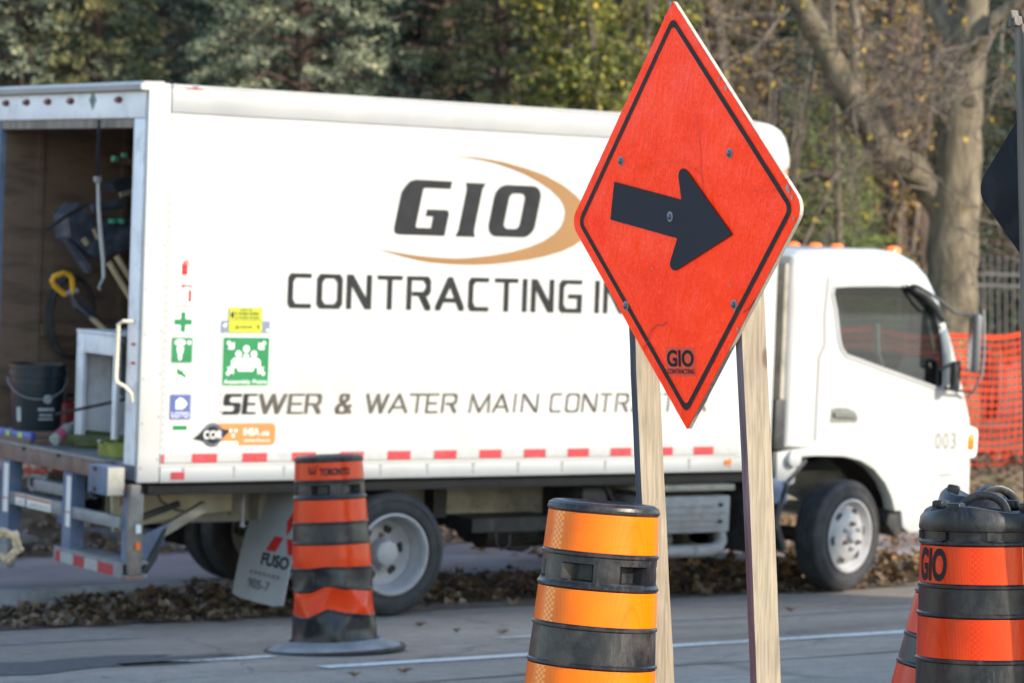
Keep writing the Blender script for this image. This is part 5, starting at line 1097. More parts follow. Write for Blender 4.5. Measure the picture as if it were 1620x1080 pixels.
mb = MB(); P = [(0.9, .12, .10), (.5, .0, .10), (.25, -.18, .07), (.05, -.1, .04), (-.08, .12, .03), (-.05, .45, .02), (.1, .60, .02), (.3, .5, .02), (.2, .2, .03), (.0, .22, .05)]; mb.tube(P, .045, 8); mb.tube([(.8, -.45, .05), (.6, -.2, .14), (.45, .1, .12), (.3, .35, .05)], .05, 8); mb.build('fire_hose', mat('olive_hose', (.085, .10, .03), .75, var=.35, scale=9), o, smooth=True)
MB().tube([(.42, -.05, .12), (.46, .05, .21), (.40, .20, .27), (.3, .33, .2), (.25, .4, .08)], .009, 6).build('yellow_cord', M_yel, o, smooth=True)
q = Vector((-.02, 1.42, FLZ + .009)); o = cargo('spirit_level', 'blue spirit level with green vials lying at the rear edge of the truck bed', 'level', q)
MB().box((0, 0, 0), (.03, .95, .07)).build('level_body', mat('blue_aluminium', (.02, .07, .36), .35, var=.1), o, bevel=.003)
for b in (.12, .30, .8): MB().box((-.006, b, .01), (-.001, b + .06, .06)).build('vial', mat('lime_vial', (.3, .6, .15), .2), o)
MB().box((-.003, .45, .04), (-.0005, .75, .05)).build('print', M_wv, o)
q = at(100, 655, 1.15); q.z = FLZ + .10; o = cargo('water_bottle', 'small pale bottle with a pink label among the hoses', 'bottle', q, (0, R(60), .4)); MB().lathe([(.001, -.09), (.035, -.09), (.036, .05), (.015, .085), (.015, .11), (.001, .11)], 16).build('bottle_body', mat('milky_plastic', (.30, .32, .30), .3), o, smooth=True); MB().lathe([(.0375, -.06), (.0375, .0)], 16).build('label_band', mat('pink_print', (.35, .07, .13), .5), o, smooth=True)
a = at(88, 655, 1.0); o = cargo('rod', 'long thin dark rod slanting up over the hoses toward the rear post', 'rod', a); MB().tube([(0, 0, 0), rel(205, 630, .9, a), rel(205, 630, .9, a)*1.4], .010, 8).build('bar', M_dark, o, smooth=True)
q = at(201, 690, .2); o = cargo('rag', 'tan cloth bunched behind the rear corner of the truck bed', 'cloth', Vector((.10, .20, FLZ + .003)))
mb = MB(); mb.lathe([(.001, 0), (.04, .0), (.05, .04), (.038, .08), (.045, .11), (.03, .15), (.001, .155)], 12, fn=lambda p, a: p*(1 + .15*math.sin(3*a + p.z*40))); mb.build('cloth', mat('tan_cloth', (.45, .30, .22), .9), o, smooth=True)

q = at(175, 610, 1.72); q.z = FLZ; o = cargo('rope_coil', 'dark coiled rope heaped on the truck floor behind the grey shelf', 'rope', q)
mb = MB()
for k in range(5): rr_ = .16 - .012*k; mb.tube([(rr_*math.cos(t), rr_*math.sin(t)*.9, .03 + .035*k + .01*math.sin(3*t)) for t in [2*PI*i/20 for i in range(21)]], .018, 6, cap=False)
mb.build('rope', M_navy, o, smooth=True)
q = at(30, 560, 1.9); q = Vector((q.x + .35, 1.86, 1.75)); o = cargo('hose_loop', 'dull loop of air hose hung on the far inner wall of the truck', 'hose', q)
mb = MB()
for k in range(3): mb.tube([((.15 + .01*k)*math.cos(t), .02*k, .26*math.sin(t)) for t in [2*PI*i/24 for i in range(25)]], .012, 6, cap=False)
mb.build('hose_ring', M_dark, o, smooth=True); MB().box((-.02, -.02, .22), (.02, .12, .25)).build('hook', M_dark, o)
q = Vector((.62, 1.55, FLZ + .004)); o = cargo('tool_tray', 'scuffed wooden tray of scrap fittings behind the bucket', 'tray', q)
for a_, b_ in (((0, 0, 0), (.5, .4, .02)), ((0, 0, .02), (.5, .02, .16)), ((0, .38, .02), (.5, .4, .16)), ((0, .02, .02), (.02, .38, .16))): MB().box(a_, b_).build('tray_board', M_oldwood, o, bevel=.002)
for k in range(4): MB().tube([(.1 + .09*k, .05, .06), (.14 + .08*k, .33, .17)], .022, 8).build('fitting', M_rust if k % 2 else M_galv, o, smooth=True)

# ------------------------------------------------------------------ traffic barrels
def sheet(name, col, col2, tint2):
    m = bpy.data.materials.new(name); m.use_nodes = True; n, l = nt(m); p = n['Principled BSDF']
    tc = n.new('ShaderNodeTexCoord'); uv = n.new('ShaderNodeUVMap')
    vo = n.new('ShaderNodeTexVoronoi'); vo.feature = 'DISTANCE_TO_EDGE'; vo.inputs['Scale'].default_value = 210; vo.inputs['Randomness'].default_value = 0.25; l.new(tc.outputs['Object'], vo.inputs['Vector'])
    r = n.new('ShaderNodeValToRGB'); l.new(vo.outputs['Distance'], r.inputs[0]); e = r.color_ramp.elements; e[0].position = .0; e[0].color = (*col2, 1); e[1].position = .16; e[1].color = (*col, 1)
    no = n.new('ShaderNodeTexNoise'); no.inputs['Scale'].default_value = 7; no.inputs['Detail'].default_value = 6; l.new(tc.outputs['Object'], no.inputs['Vector'])
    r2 = n.new('ShaderNodeValToRGB'); l.new(no.outputs[0], r2.inputs[0]); e = r2.color_ramp.elements; e[0].position = .3; e[0].color = (.78, .78, .78, 1); e[1].position = .7; e[1].color = (1.05, 1.05, 1.05, 1)
    mx = n.new('ShaderNodeMixRGB'); mx.blend_type = 'MULTIPLY'; mx.inputs[0].default_value = .8; l.new(r.outputs[0], mx.inputs[1]); l.new(r2.outputs[0], mx.inputs[2])
    # vertical checker strip printed where the sheet overlaps: uv.x in metres round the drum
    sx = n.new('ShaderNodeSeparateXYZ'); l.new(uv.outputs[0], sx.inputs[0])
    ck = n.new('ShaderNodeTexChecker'); ck.inputs['Scale'].default_value = 110; l.new(uv.outputs[0], ck.inputs['Vector']); ck.inputs[1].default_value = (1, 1, 1, 1); ck.inputs[2].default_value = (0, 0, 0, 1)
    g1 = n.new('ShaderNodeMath'); g1.operation = 'COMPARE'; g1.inputs[1].default_value = 0; g1.inputs[2].default_value = .018; l.new(sx.outputs[0], g1.inputs[0])
    g2 = n.new('ShaderNodeMath'); g2.operation = 'MULTIPLY'; l.new(g1.outputs[0], g2.inputs[0]); l.new(ck.outputs[1], g2.inputs[1])
    g3 = n.new('ShaderNodeMath'); g3.operation = 'MULTIPLY'; g3.inputs[1].default_value = .55; l.new(g2.outputs[0], g3.inputs[0])
    m2 = n.new('ShaderNodeMixRGB'); l.new(g3.outputs[0], m2.inputs[0]); l.new(mx.outputs[0], m2.inputs[1]); m2.inputs[2].default_value = (*tint2, 1)
    n3 = n.new('ShaderNodeTexNoise'); n3.inputs['Scale'].default_value = 30; n3.inputs['Detail'].default_value = 9; n3.inputs['Roughness'].default_value = .75; l.new(tc.outputs['Object'], n3.inputs['Vector'])
    r3 = n.new('ShaderNodeValToRGB'); l.new(n3.outputs[0], r3.inputs[0]); e = r3.color_ramp.elements; e[0].position = .60; e[0].color = (0, 0, 0, 1); e[1].position = .72; e[1].color = (.6, .6, .6, 1)
    m3 = n.new('ShaderNodeMixRGB'); l.new(r3.outputs[0], m3.inputs[0]); l.new(m2.outputs[0], m3.inputs[1]); m3.inputs[2].default_value = (col[0]*.35, col[1]*.5, .02, 1)
    l.new(m3.outputs[0], p.inputs['Base Color']); p.inputs['Roughness'].default_value = .30; p.inputs['Specular IOR Level'].default_value = .25; p.inputs['Coat Weight'].default_value = .05; p.inputs['Coat Roughness'].default_value = .1
    b = n.new('ShaderNodeBump'); b.inputs['Strength'].default_value = .12; b.inputs['Distance'].default_value = .01; l.new(no.outputs[0], b.inputs['Height']); l.new(b.outputs[0], p.inputs['Normal']); return m
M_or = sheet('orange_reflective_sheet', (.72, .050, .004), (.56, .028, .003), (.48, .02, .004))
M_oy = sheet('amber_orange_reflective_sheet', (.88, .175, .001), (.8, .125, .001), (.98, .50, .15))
def scuffed():
    m = bpy.data.materials.new('scuffed_black_plastic'); m.use_nodes = True; n, l = nt(m); p = n['Principled BSDF']; tc = n.new('ShaderNodeTexCoord')
    mp = n.new('ShaderNodeMapping'); mp.inputs['Scale'].default_value = (1, 1, .25); l.new(tc.outputs['Object'], mp.inputs[0])
    a = n.new('ShaderNodeTexNoise'); a.inputs['Scale'].default_value = 45; a.inputs['Detail'].default_value = 10; a.inputs['Roughness'].default_value = .8; l.new(mp.outputs[0], a.inputs['Vector'])
    r = n.new('ShaderNodeValToRGB'); l.new(a.outputs[0], r.inputs[0]); e = r.color_ramp.elements; e[0].position = .52; e[0].color = (.007, .008, .012, 1); e[1].position = .78; e[1].color = (.06, .06, .065, 1)
    d = n.new('ShaderNodeTexNoise'); d.inputs['Scale'].default_value = 5; d.inputs['Detail'].default_value = 9; d.inputs['Roughness'].default_value = .7; l.new(tc.outputs['Object'], d.inputs['Vector'])
    rd = n.new('ShaderNodeValToRGB'); l.new(d.outputs[0], rd.inputs[0]); e = rd.color_ramp.elements; e[0].position = .50; e[0].color = (0, 0, 0, 1); e[1].position = .68; e[1].color = (.45,)*3 + (1,)
    md_ = n.new('ShaderNodeMixRGB'); l.new(rd.outputs[0], md_.inputs[0]); l.new(r.outputs[0], md_.inputs[1]); md_.inputs[2].default_value = (.10, .09, .08, 1); l.new(md_.outputs[0], p.inputs['Base Color'])
    r2 = n.new('ShaderNodeValToRGB'); l.new(a.outputs[0], r2.inputs[0]); e = r2.color_ramp.elements; e[0].position = .35; e[0].color = (.24,)*3 + (1,); e[1].position = .72; e[1].color = (.5,)*3 + (1,)
    l.new(r2.outputs[0], p.inputs['Roughness']); p.inputs['Specular IOR Level'].default_value = .38; b = n.new('ShaderNodeBump'); b.inputs['Strength'].default_value = .25; b.inputs['Distance'].default_value = .004; l.new(a.outputs[0], b.inputs['Height']); l.new(b.outputs[0], p.inputs['Normal']); return m
M_plastic = scuffed()
def barrel(name, label, base, tilt, r_top, r_bot, H, bands, bandm, slots=None, top='rim', dent=None, seam=0.0, spin=0.0, rubber=True, smallbase=.36, rimh=.03):
    """tilt = (axis vector, angle); bands = [(z0, z1)] orange; slots = (z0, z1, n)"""
    o = thing(name, label, 'traffic barrel', base, group='orange and black construction barrels')
    if tilt: o.rotation_euler = Matrix.Rotation(tilt[1], 3, tilt[0]).to_euler()
    rad_ = lambda z: r_bot + (r_top - r_bot)*z/H
    N = 96
    def warp(p, a): return dent(p, a) if dent else p
    zs = [.04]; prof = [(rad_(.04), .04)]
    for z0, z1 in sorted(bands):
        prof += [(rad_(z0) + .002, z0 - .016), (rad_(z0) + .006, z0 - .012), (rad_(z0) + .006, z0 - .006), (rad_(z0) + .001, z0 - .002), (rad_(z0), z0), ]
        k = 5
        for j in range(1, k): z = z0 + (z1 - z0)*j/k; prof.append((rad_(z), z))
        prof += [(rad_(z1), z1), (rad_(z1) + .001, z1 + .002), (rad_(z1) + .006, z1 + .006), (rad_(z1) + .006, z1 + .012), (rad_(z1) + .001, z1 + .017)]
    # fill the gaps between bands
    prof.sort(key=lambda t: t[1]); full = [prof[0]]
    for a, b in zip(prof[:-1], prof[1:]):
        gap = b[1] - a[1]
        if gap > .03:
            for j in range(1, 5): full.append((a[0] + (b[0]-a[0])*j/5, a[1] + gap*j/5))
        full.append(b)
    prof = full; mb = MB()
    if slots:
        s0, s1, ns = slots; prof = [q for q in prof if not (s0 - .012 < q[1] < s1 + .012)]
        prof += [(rad_(s0 - .004), s0 - .004), (rad_(s0), s0 - .001), (rad_(s0), s0 + .003), (rad_(s0) - 1e-4, (s0+s1)/2), (rad_(s1), s1 - .003), (rad_(s1), s1 + .001), (rad_(s1 + .004), s1 + .004)]; prof.sort(key=lambda t: t[1])
    def fnn(p, a):
        if slots:
            s0, s1, ns = slots
            if s0 < p.z < s1:
                u = ((a + spin) % (2*PI/ns)) / (2*PI/ns)
                if u < .52:
                    d = min(1, u/.12, ); r = math.hypot(p.x, p.y); kk = (r - .045*d)/r; p = Vector((p.x*kk, p.y*kk, p.z))
        return warp(p, a)
    if top == 'rim':
        prof += [(rad_(H) + .004, H - .030), (rad_(H) + .007, H - .020), (rad_(H) + .004, H - .008), (rad_(H) - .010, H), (rad_(H) - .03, H + .001), (rad_(H) - .045, H - .012), (rad_(H) - .06, H - .016), (.001, H - .016)]
    else:
        prof += [(rad_(H) + .003, H - .012), (rad_(H) + .001, H - .004), (rad_(H) - .012, H - .001), (rad_(H) - .015, H + .022)]
    prof = sorted(prof[:-8], key=lambda t: t[1]) + prof[-8:] if top == 'rim' else prof
    mb.lathe(prof, N, fn=fnn); mb.build('drum', M_plastic, o, smooth=True, angle=28)
    for z0, z1 in bands:
        rw = 7; me_v = []; fs = []; uvs = []
        for j in range(rw + 1):
            z = z0 + (z1 - z0)*j/rw
            for k in range(N + 1):
                a = 2*PI*k/N; r = rad_(z) + .0022; me_v.append(warp(Vector((r*math.cos(a), r*math.sin(a), z)), a)); 
        for j in range(rw):
            for k in range(N): a = j*(N+1) + k; fs.append((a, a+1, a+N+2, a+N+1))
        b_ = MB().add(me_v, fs).build('reflective_band', bandm, o, smooth=True, fix=False)
        ul = b_.data.uv_layers.new(name='UVMap')
        for lp in b_.data.loops:
            k = lp.vertex_index % (N+1); j = lp.vertex_index // (N+1); aa = (2*PI*k/N - seam + PI) % (2*PI) - PI; ul.data[lp.index].uv = (aa*r_top, z0 + (z1 - z0)*j/rw)
    if rubber:
        q = MB(); q.lathe([(.001, 0), (smallbase, 0), (smallbase + .01, .012), (smallbase, .03), (r_bot + .06, .045), (r_bot + .02, .06), (r_bot + .005, .062)], 8 if False else 40, fn=lambda p, a: Vector((p.x*(1 + .02*math.sin(3*a + 1)), p.y*(1 + .02*math.sin(3*a + 1)), p.z + (.010*math.sin(2*a) if p.z > .001 and math.hypot(p.x, p.y) > .3 else 0)))); q.build('rubber_base', M_base, o, smooth=True, angle=50)
        if name2: 
            q = MB(); q.lathe([(smallbase - .01, .001), (smallbase + .022, .001), (smallbase + .026, .014), (smallbase + .02, .022), (smallbase - .0, .02)], 40); q.build('base_edge', M_rubber, o, smooth=True)
    return o, rad_
M_base = mat('worn_grey_rubber', (.21, .215, .225), .8, var=.2, scale=6, dirt=(.08, .08, .08), dirt_amt=.6, dscale=8, bump=.2); name2 = True
def wrap_text(o, txt, rf, ang, width, z0, z1, m, name='lettering', fat=0.0, shear=0, warp=None, lift=.004):
    me = text_mesh(txt, 1.0, fat, shear=shear); xs_ = [v.co.x for v in me.vertices]; ys_ = [v.co.y for v in me.vertices]; a, b, c, d = min(xs_), max(xs_), min(ys_), max(ys_)
    bm = bmesh.new(); bm.from_mesh(me); bmesh.ops.triangulate(bm, faces=bm.faces[:]); bm.to_mesh(me); bm.free()
    for v in me.vertices:
        z = z0 + (v.co.y - c)/(d - c)*(z1 - z0); r = rf(z) + lift; th = ang + ((v.co.x - a)/(b - a) - .5)*width/rf(z); v.co = Vector((r*math.cos(th), r*math.sin(th), z))
    me.materials.clear(); me.materials.append(m); t = bpy.data.objects.new(name, me); COL.objects.link(t); t.parent = o
TOCAM = math.atan2(-math.sin(HEAD), -math.cos(HEAD))         # direction from the scene back to the camera
# near barrel, tilted clockwise, between camera and the left post
c = on_depth(967, 612, 9.0); base = Vector((c.x, c.y, 0)) + _r*((-56)/F_PX*9.0)
base.z = 0.0
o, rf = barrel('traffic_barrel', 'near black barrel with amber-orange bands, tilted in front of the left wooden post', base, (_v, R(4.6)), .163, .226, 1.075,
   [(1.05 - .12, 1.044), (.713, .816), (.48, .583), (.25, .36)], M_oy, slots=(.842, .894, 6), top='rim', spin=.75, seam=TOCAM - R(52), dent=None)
# Toronto barrel on the lane line, crumpled at the foot
def crumple(p, a):
    w = max(0, min(1, (.50 - p.z)/.2)) * max(0, min(1, (p.z - .02)/.08)); r = math.hypot(p.x, p.y) or 1
    f = (1 - 2*abs(math.sin(a*2.0 + 9*p.z + .4)))*.9 + (1 - 2*abs(math.sin(a*3 - 13*p.z + 1)))*.5; g_ = math.cos(a - TOCAM)
    k = 1 + w*(-.03 + .065*f*(.4 + .6*max(0, g_))) ; dz = w*(.030*max(0, 1 - abs(a - TOCAM - 2*PI*round((a - TOCAM)/(2*PI)) + .1)*2.2) + .010*math.sin(a*3 + 1) - .006)
    return Vector((p.x*k, p.y*k, p.z + dz))
base = gp(530, 1028); base.z = 0
o, rf = barrel('traffic_barrel', 'orange and black Toronto barrel with a crumpled foot on the lane line', base, (_v, -R(2.0)), .180, .240, 1.055,
   [(.925, 1.018), (.70, .817), (.458, .577), (.21, .335)], M_or, slots=(.845, .895, 6), top='rim', dent=crumple, spin=.6, seam=TOCAM - R(60))
wrap_text(o, 'TORONTO', rf, TOCAM + R(14), .165, .948, .988, M_ink, fat=.05)
mb = MB()
def curvedpl(o, rf, ang, pts, m, name='city_emblem'):
    mb = MB(); tr = tessellate_polygon([[Vector((p[0], p[1], 0)) for p in pts]])
    mb.add([((rf(p[1]) + .004)*math.cos(ang + p[0]/rf(p[1])), (rf(p[1]) + .004)*math.sin(ang + p[0]/rf(p[1])), p[1]) for p in pts], [tuple(t) for t in tr]); return mb.build(name, m, o, fix=False)
A_ = TOCAM - R(20)
curvedpl(o, rf, A_, [(-.035, .955), (-.027, .955), (-.026, .985), (-.030, .995), (-.037, .992)], M_ink)
curvedpl(o, rf, A_, [(-.021, .955), (-.010, .955), (-.008, 1.0), (-.011, 1.0), (-.015, .972), (-.021, .968)], M_ink)
curvedpl(o, rf, A_, [(-.005, .955), (.004, .955), (.008, .985), (.018, 1.008), (.006, .995), (-.002, .975)], M_ink)
# two barrels at the right edge: one upright in front, one leaning behind it
c = on_depth(1556, 612, 9.25); base = Vector((c.x, c.y, 0))
def handle_cap(o, rf, H, ang, scale=1.0):
    q = MB(); rt = rf(H)
    q.lathe([(rt - .004, H - .004), (rt - .004, H + .0215), (rt + .006, H + .024), (rt + .008, H + .034), (rt + .004, H + .072), (rt - .008, H + .088), (rt - .03, H + .090), (rt - .05, H + .072), (.001, H + .066)], 64, fn=lambda p, a: Vector((p.x, p.y, p.z + (.010*math.sin(3*(a - ang) + .8) if p.z > H + .06 else 0))))
    q.build('cap', M_plastic, o, smooth=True, angle=40)
    q = MB(); d = Vector((math.cos(ang), math.sin(ang), 0)); n_ = []
    for k in range(13): t = PI*k/12; n_.append(d*(.072*math.cos(t)) + Vector((0, 0, H + .068 + .062*math.sin(t))))
    s_ = Vector((-d.y, d.x, 0))
    for p in n_:
        out_ = (p - Vector((0, 0, H + .068))).normalized()
        for u, w in ((-.022, -.012), (.022, -.012), (.022, .012), (-.022, .012)): q.v.append(tuple(p + s_*u + out_*w))
    for k in range(12):
        for i in range(4): q.f.append((4*k + i, 4*k + (i+1) % 4, 4*k + 4 + (i+1) % 4, 4*k + 4 + i))
    q.build('handle', M_plastic, o, bevel=.004)
    for k in range(4):
        a = ang + 1.1 + k*PI/2; q = MB(); q.cbox((0, 0, 0), (.04, .05, .03), Matrix.Translation(((rt - .035)*math.cos(a), (rt - .035)*math.sin(a), H + .095)) @ Matrix.Rotation(a, 4, 'Z')); q.build('lug', M_plastic, o, bevel=.008)
    for k in range(8):
        a = ang + k*PI/4 + .2; q = MB(); q.cbox((0, 0, 0), (.012, .022, .026), Matrix.Translation(((rt + .001)*math.cos(a), (rt + .001)*math.sin(a), H + .009)) @ Matrix.Rotation(a, 4, 'Z')); q.build('cap_clip', M_plastic, o)
o, rf = barrel('traffic_barrel', 'upright black and orange barrel with GIO on its top band at the right edge', base, None, .193, .232, .955,
   [(.818, .932), (.590, .712), (.36, .48), (.14, .25)], M_or, slots=None, top='open', seam=TOCAM - R(15), dent=None)
HA = math.atan2(_r.y, _r.x) - .25
handle_cap(o, rf, .955, HA)
wrap_text(o, 'GIO', rf, TOCAM - R(63), .135, .824, .926, M_ink, fat=.035)
SB = MB(); a = TOCAM + R(27); 
for z0, z1 in ((.818, .932), (.590, .712)): SB.add([((rf(z) + .0035)*math.cos(a + s_), (rf(z) + .0035)*math.sin(a + s_), z) for z, s_ in ((z0, -.008), (z0, .008), (z1, .008), (z1, -.008))], [(0, 1, 2, 3)])
SB.build('band_seam', mat('pale_orange_seam', (.8, .25, .1), .4), o, fix=False)
c = on_depth(1464, 612, 9.72); base = Vector((c.x, c.y, 0.0)); 
c2 = base.copy()
o, rf = barrel('traffic_barrel', 'leaning black and orange barrel half hidden behind the upright one at the right edge', base, (_v, R(12.5)), .180, .225, .985,
   [(.835, .955), (.60, .725), (.36, .49), (.14, .25)], M_or, slots=None, top='open', seam=TOCAM + 2)
handle_cap(o, rf, .985, HA + .5)
for z, a_, s_ in ((.74, -70, .03), (.78, -64, .022)):
    a = TOCAM + R(a_); q = MB(); q.add([((rf(z + h) + .005)*math.cos(a + w), (rf(z + h) + .005)*math.sin(a + w), z + h) for w, h in ((-.1, 0), (0, -s_), (.14, -.01), (.05, s_))], [(0, 1, 2, 3)]); q.build('torn_sheet', M_or, o, fix=False)

# ------------------------------------------------------------------ the orange arrow sign
def sign_basis(yaw, tilt, roll):
    n = Vector((-math.cos(yaw), math.sin(yaw), 0)); u = Vector((-math.sin(yaw), -math.cos(yaw), 0)); w = Vector((0, 0, 1))
    n2 = n*math.cos(tilt) + w*math.sin(tilt); w2 = w*math.cos(tilt) - n*math.sin(tilt)
    return n2, u*math.cos(roll) + w2*math.sin(roll), w2*math.cos(roll) - u*math.sin(roll)
SC = Vector((5.5437, 7.2746, 1.9471)); SN, SU, SW = sign_basis(.0809, -.0492, -.0145); SS = .66
def diamond(s, rt, rl, n=5):                 # rounded corners
    out = []; c = s*math.sqrt(2)*.5
    for cx, cy, a0, r in ((s, 0, -45, rl), (0, s, 45, rt), (-s, 0, 135, rl), (0, -s, 225, rt)):
        d = Vector((cx, cy)).normalized(); ctr = Vector((cx, cy)) - d*r*math.sqrt(2)
        for k in range(n + 1): t = R(a0 + 90*k/n); out.append((ctr.x + r*math.cos(t), ctr.y + r*math.sin(t)))
    return out
sg_ = thing('arrow_sign', 'orange-red diamond sign with a black arrow pointing right', 'sign', (SC.x, SC.y, 0))
SM = Matrix((( SU.x, SW.x, SN.x, SC.x - SC.x), (SU.y, SW.y, SN.y, 0), (SU.z, SW.z, SN.z, SC.z), (0, 0, 0, 1)))
def sgn(name, mb, m, parent=None, **k):
    mb.v = [tuple(SM @ Vector(p)) for p in mb.v]; return mb.build(name, m, parent or sg_, **k)
def flat(pts, d): mb = MB(); tr = tessellate_polygon([[Vector((p[0], p[1], 0)) for p in pts]]); mb.add([(p[0], p[1], d) for p in pts], [tuple(t) for t in tr]); return mb
def sign_face():
    m = bpy.data.materials.new('fluorescent_orange_sheet'); m.use_nodes = True; n, l = nt(m); p = n['Principled BSDF']; tc = n.new('ShaderNodeTexCoord'); src = tc.outputs['Object']
    def noise(s, d, r=.6, sc=None):
        q = n.new('ShaderNodeTexNoise'); q.inputs['Scale'].default_value = s; q.inputs['Detail'].default_value = d; q.inputs['Roughness'].default_value = r
        if sc: mp = n.new('ShaderNodeMapping'); mp.inputs['Scale'].default_value = sc; l.new(src, mp.inputs[0]); l.new(mp.outputs[0], q.inputs['Vector'])
        else: l.new(src, q.inputs['Vector'])
        return q
    def ramp(q, p0, c0, p1, c1): r = n.new('ShaderNodeValToRGB'); l.new(q.outputs[0], r.inputs[0]); e = r.color_ramp.elements; e[0].position = p0; e[0].color = (*c0, 1); e[1].position = p1; e[1].color = (*c1, 1); return r
    a = ramp(noise(3, 5), .3, (1.40, .036, .000), .7, (1.55, .058, .000))
    b = ramp(noise(38, 8, .75), .69, (0, 0, 0), .735, (.7, .7, .7))
    mx = n.new('ShaderNodeMixRGB'); l.new(b.outputs[0], mx.inputs[0]); l.new(a.outputs[0], mx.inputs[1]); mx.inputs[2].default_value = (.30, .06, .05, 1)
    c = ramp(noise(9, 9, .8, (3, 3, .5)), .70, (0, 0, 0), .76, (.45, .45, .45)); m2 = n.new('ShaderNodeMixRGB'); l.new(c.outputs[0], m2.inputs[0]); l.new(mx.outputs[0], m2.inputs[1]); m2.inputs[2].default_value = (.35, .015, .01, 1)
    l.new(m2.outputs[0], p.inputs['Base Color']); p.inputs['Roughness'].default_value = .24; p.inputs['Specular IOR Level'].default_value = .2
    big = noise(2.6, 2); wr = noise(13, 6, .65, (1.5, 1.5, .6)); fine = n.new('ShaderNodeTexWave'); fine.wave_type = 'BANDS'; fine.bands_direction = 'Z'; fine.inputs['Scale'].default_value = 60; fine.inputs['Distortion'].default_value = 2; l.new(src, fine.inputs['Vector'])
    ad = n.new('ShaderNodeMath'); ad.operation = 'MULTIPLY_ADD'; l.new(wr.outputs[0], ad.inputs[0]); ad.inputs[1].default_value = .5; l.new(big.outputs[0], ad.inputs[2])
    a2 = n.new('ShaderNodeMath'); a2.operation = 'MULTIPLY_ADD'; l.new(fine.outputs['Fac'], a2.inputs[0]); a2.inputs[1].default_value = .003; l.new(ad.outputs[0], a2.inputs[2])
    bp = n.new('ShaderNodeBump'); bp.inputs['Strength'].default_value = 1.0; bp.inputs['Distance'].default_value = .022; l.new(a2.outputs[0], bp.inputs['Height']); l.new(bp.outputs[0], p.inputs['Normal']); return m
M_sf = sign_face()
M_edge = mat('painted_plywood_edge', (.34, .33, .29), .8, var=.2, scale=60, stretch=(1, 1, 1), dirt=(.25, .2, .15), dirt_amt=.7, dscale=30)
M_bk = mat('worn_black_print', (.012, .010, .014), .6, var=.3, scale=30, spec=.25, dirt=(.09, .05, .04), dirt_amt=.4, dscale=40)
M_arrow = mat('matte_navy_black_panel', (.014, .016, .028), .7, var=.12, scale=3, spec=.3)
M_pw = mat('dull_plywood', (.14, .12, .11), .8, var=.3, scale=6)
mb = MB(); mb.prism(diamond(.661, .012, .05), -.013, -.0006, 'z'); board = sgn('board', mb, M_edge)
rs = np.random.RandomState(3); D_ = diamond(.660, .010, .048, 6); DD = []
for i in range(len(D_)):
    a, b = Vector(D_[i]), Vector(D_[(i+1) % len(D_)]); L_ = (b - a).length; k = max(1, int(L_/.025))
    for j in range(k): DD.append(tuple(a + (b - a)*j/k - (a + (b - a)*j/k).normalized()*abs(rs.normal(0, .0012))))
sgn('orange_face', flat(DD, .0008), M_sf)
# black border line as a stroked rounded diamond
def bord(s, r): return diamond(s, r*.9, r, 6)
o1, o2 = bord(.612, .034), bord(.585, .022); n = len(o1); mb = MB(); mb.v = [(p[0], p[1], .0022) for p in o1 + o2]; mb.f = [(i, (i+1) % n, (i+1) % n + n, i + n) for i in range(n)]
sgn('black_border', mb, M_bk, fix=False)
ap = [(-.372, .118), (.014, .045), (.006, .105)] 
ar_pts = [(-.370, .120), (.018, .046)] + [(.008, .118), (.010, .130), (.018, .139), (.032, .143), (.046, .140), (.056, .132)] + [(.292, -.067)] + [(-.018, -.166), (-.034, -.170), (-.048, -.167), (-.058, -.156), (-.058, -.145), (-.012, -.071), (-.402, .001)]
ar_pts = [(-.370, .120), (.020, .047), (.008, .118), (.010, .130), (.018, .139), (.032, .143), (.046, .140), (.060, .130), (.292, -.067), (-.010, -.163), (-.030, -.169), (-.046, -.166), (-.057, -.156), (-.058, -.143), (-.011, -.070), (-.402, .001)]
mb = MB(); mb.prism(ar_pts, .0035, .0065, 'z'); sgn('arrow', mb, M_arrow)
for u, w in ((-.332, .184), (.288, .175), (-.332, -.275), (.284, -.277), (-.046, -.002)):
    l0 = .0066 if u == -.046 else .001
    mb = MB(); mb.lathe([(.016, l0), (.016, l0 + .002), (.010, l0 + .003), (.010, l0 + .003)], 20, Matrix.Translation((u, w, 0))); b_ = sgn('washer', mb, M_galv, smooth=True)
    mb = MB(); mb.lathe([(.010, l0 + .003), (.0095, l0 + .006), (.006, l0 + .0085), (.001, l0 + .009)], 16, Matrix.Translation((u, w, 0))); sgn('bolt_head', mb, mat('dark_bolt', (.10, .12, .17), .35, metal=.6), b_, smooth=True)
def sign_text(txt, x0, x1, y0, y1, m, fat=0.0):
    me = text_mesh(txt, 1.0, fat); xs_ = [v.co.x for v in me.vertices]; ys_ = [v.co.y for v in me.vertices]; a, b, c, d = min(xs_), max(xs_), min(ys_), max(ys_)
    for v in me.vertices: v.co = SM @ Vector((x0 + (v.co.x-a)/(b-a)*(x1-x0), y0 + (v.co.y-c)/(d-c)*(y1-y0), .0024))
    me.materials.clear(); me.materials.append(m); o = bpy.data.objects.new('lettering', me); COL.objects.link(o); o.parent = stk
stk = sgn('company_sticker', flat([(-.108, -.495), (.060, -.495), (.060, -.405), (-.108, -.405)], .0014), mat('orange_clear_film', (.80, .035, .012), .25, var=.08, coat=.5), fix=False)
sign_text('GIO', -.100, .052, -.466, -.413, M_ink, .03); sign_text('CONTRACTING', -.100, .054, -.487, -.472, M_ink, .012)
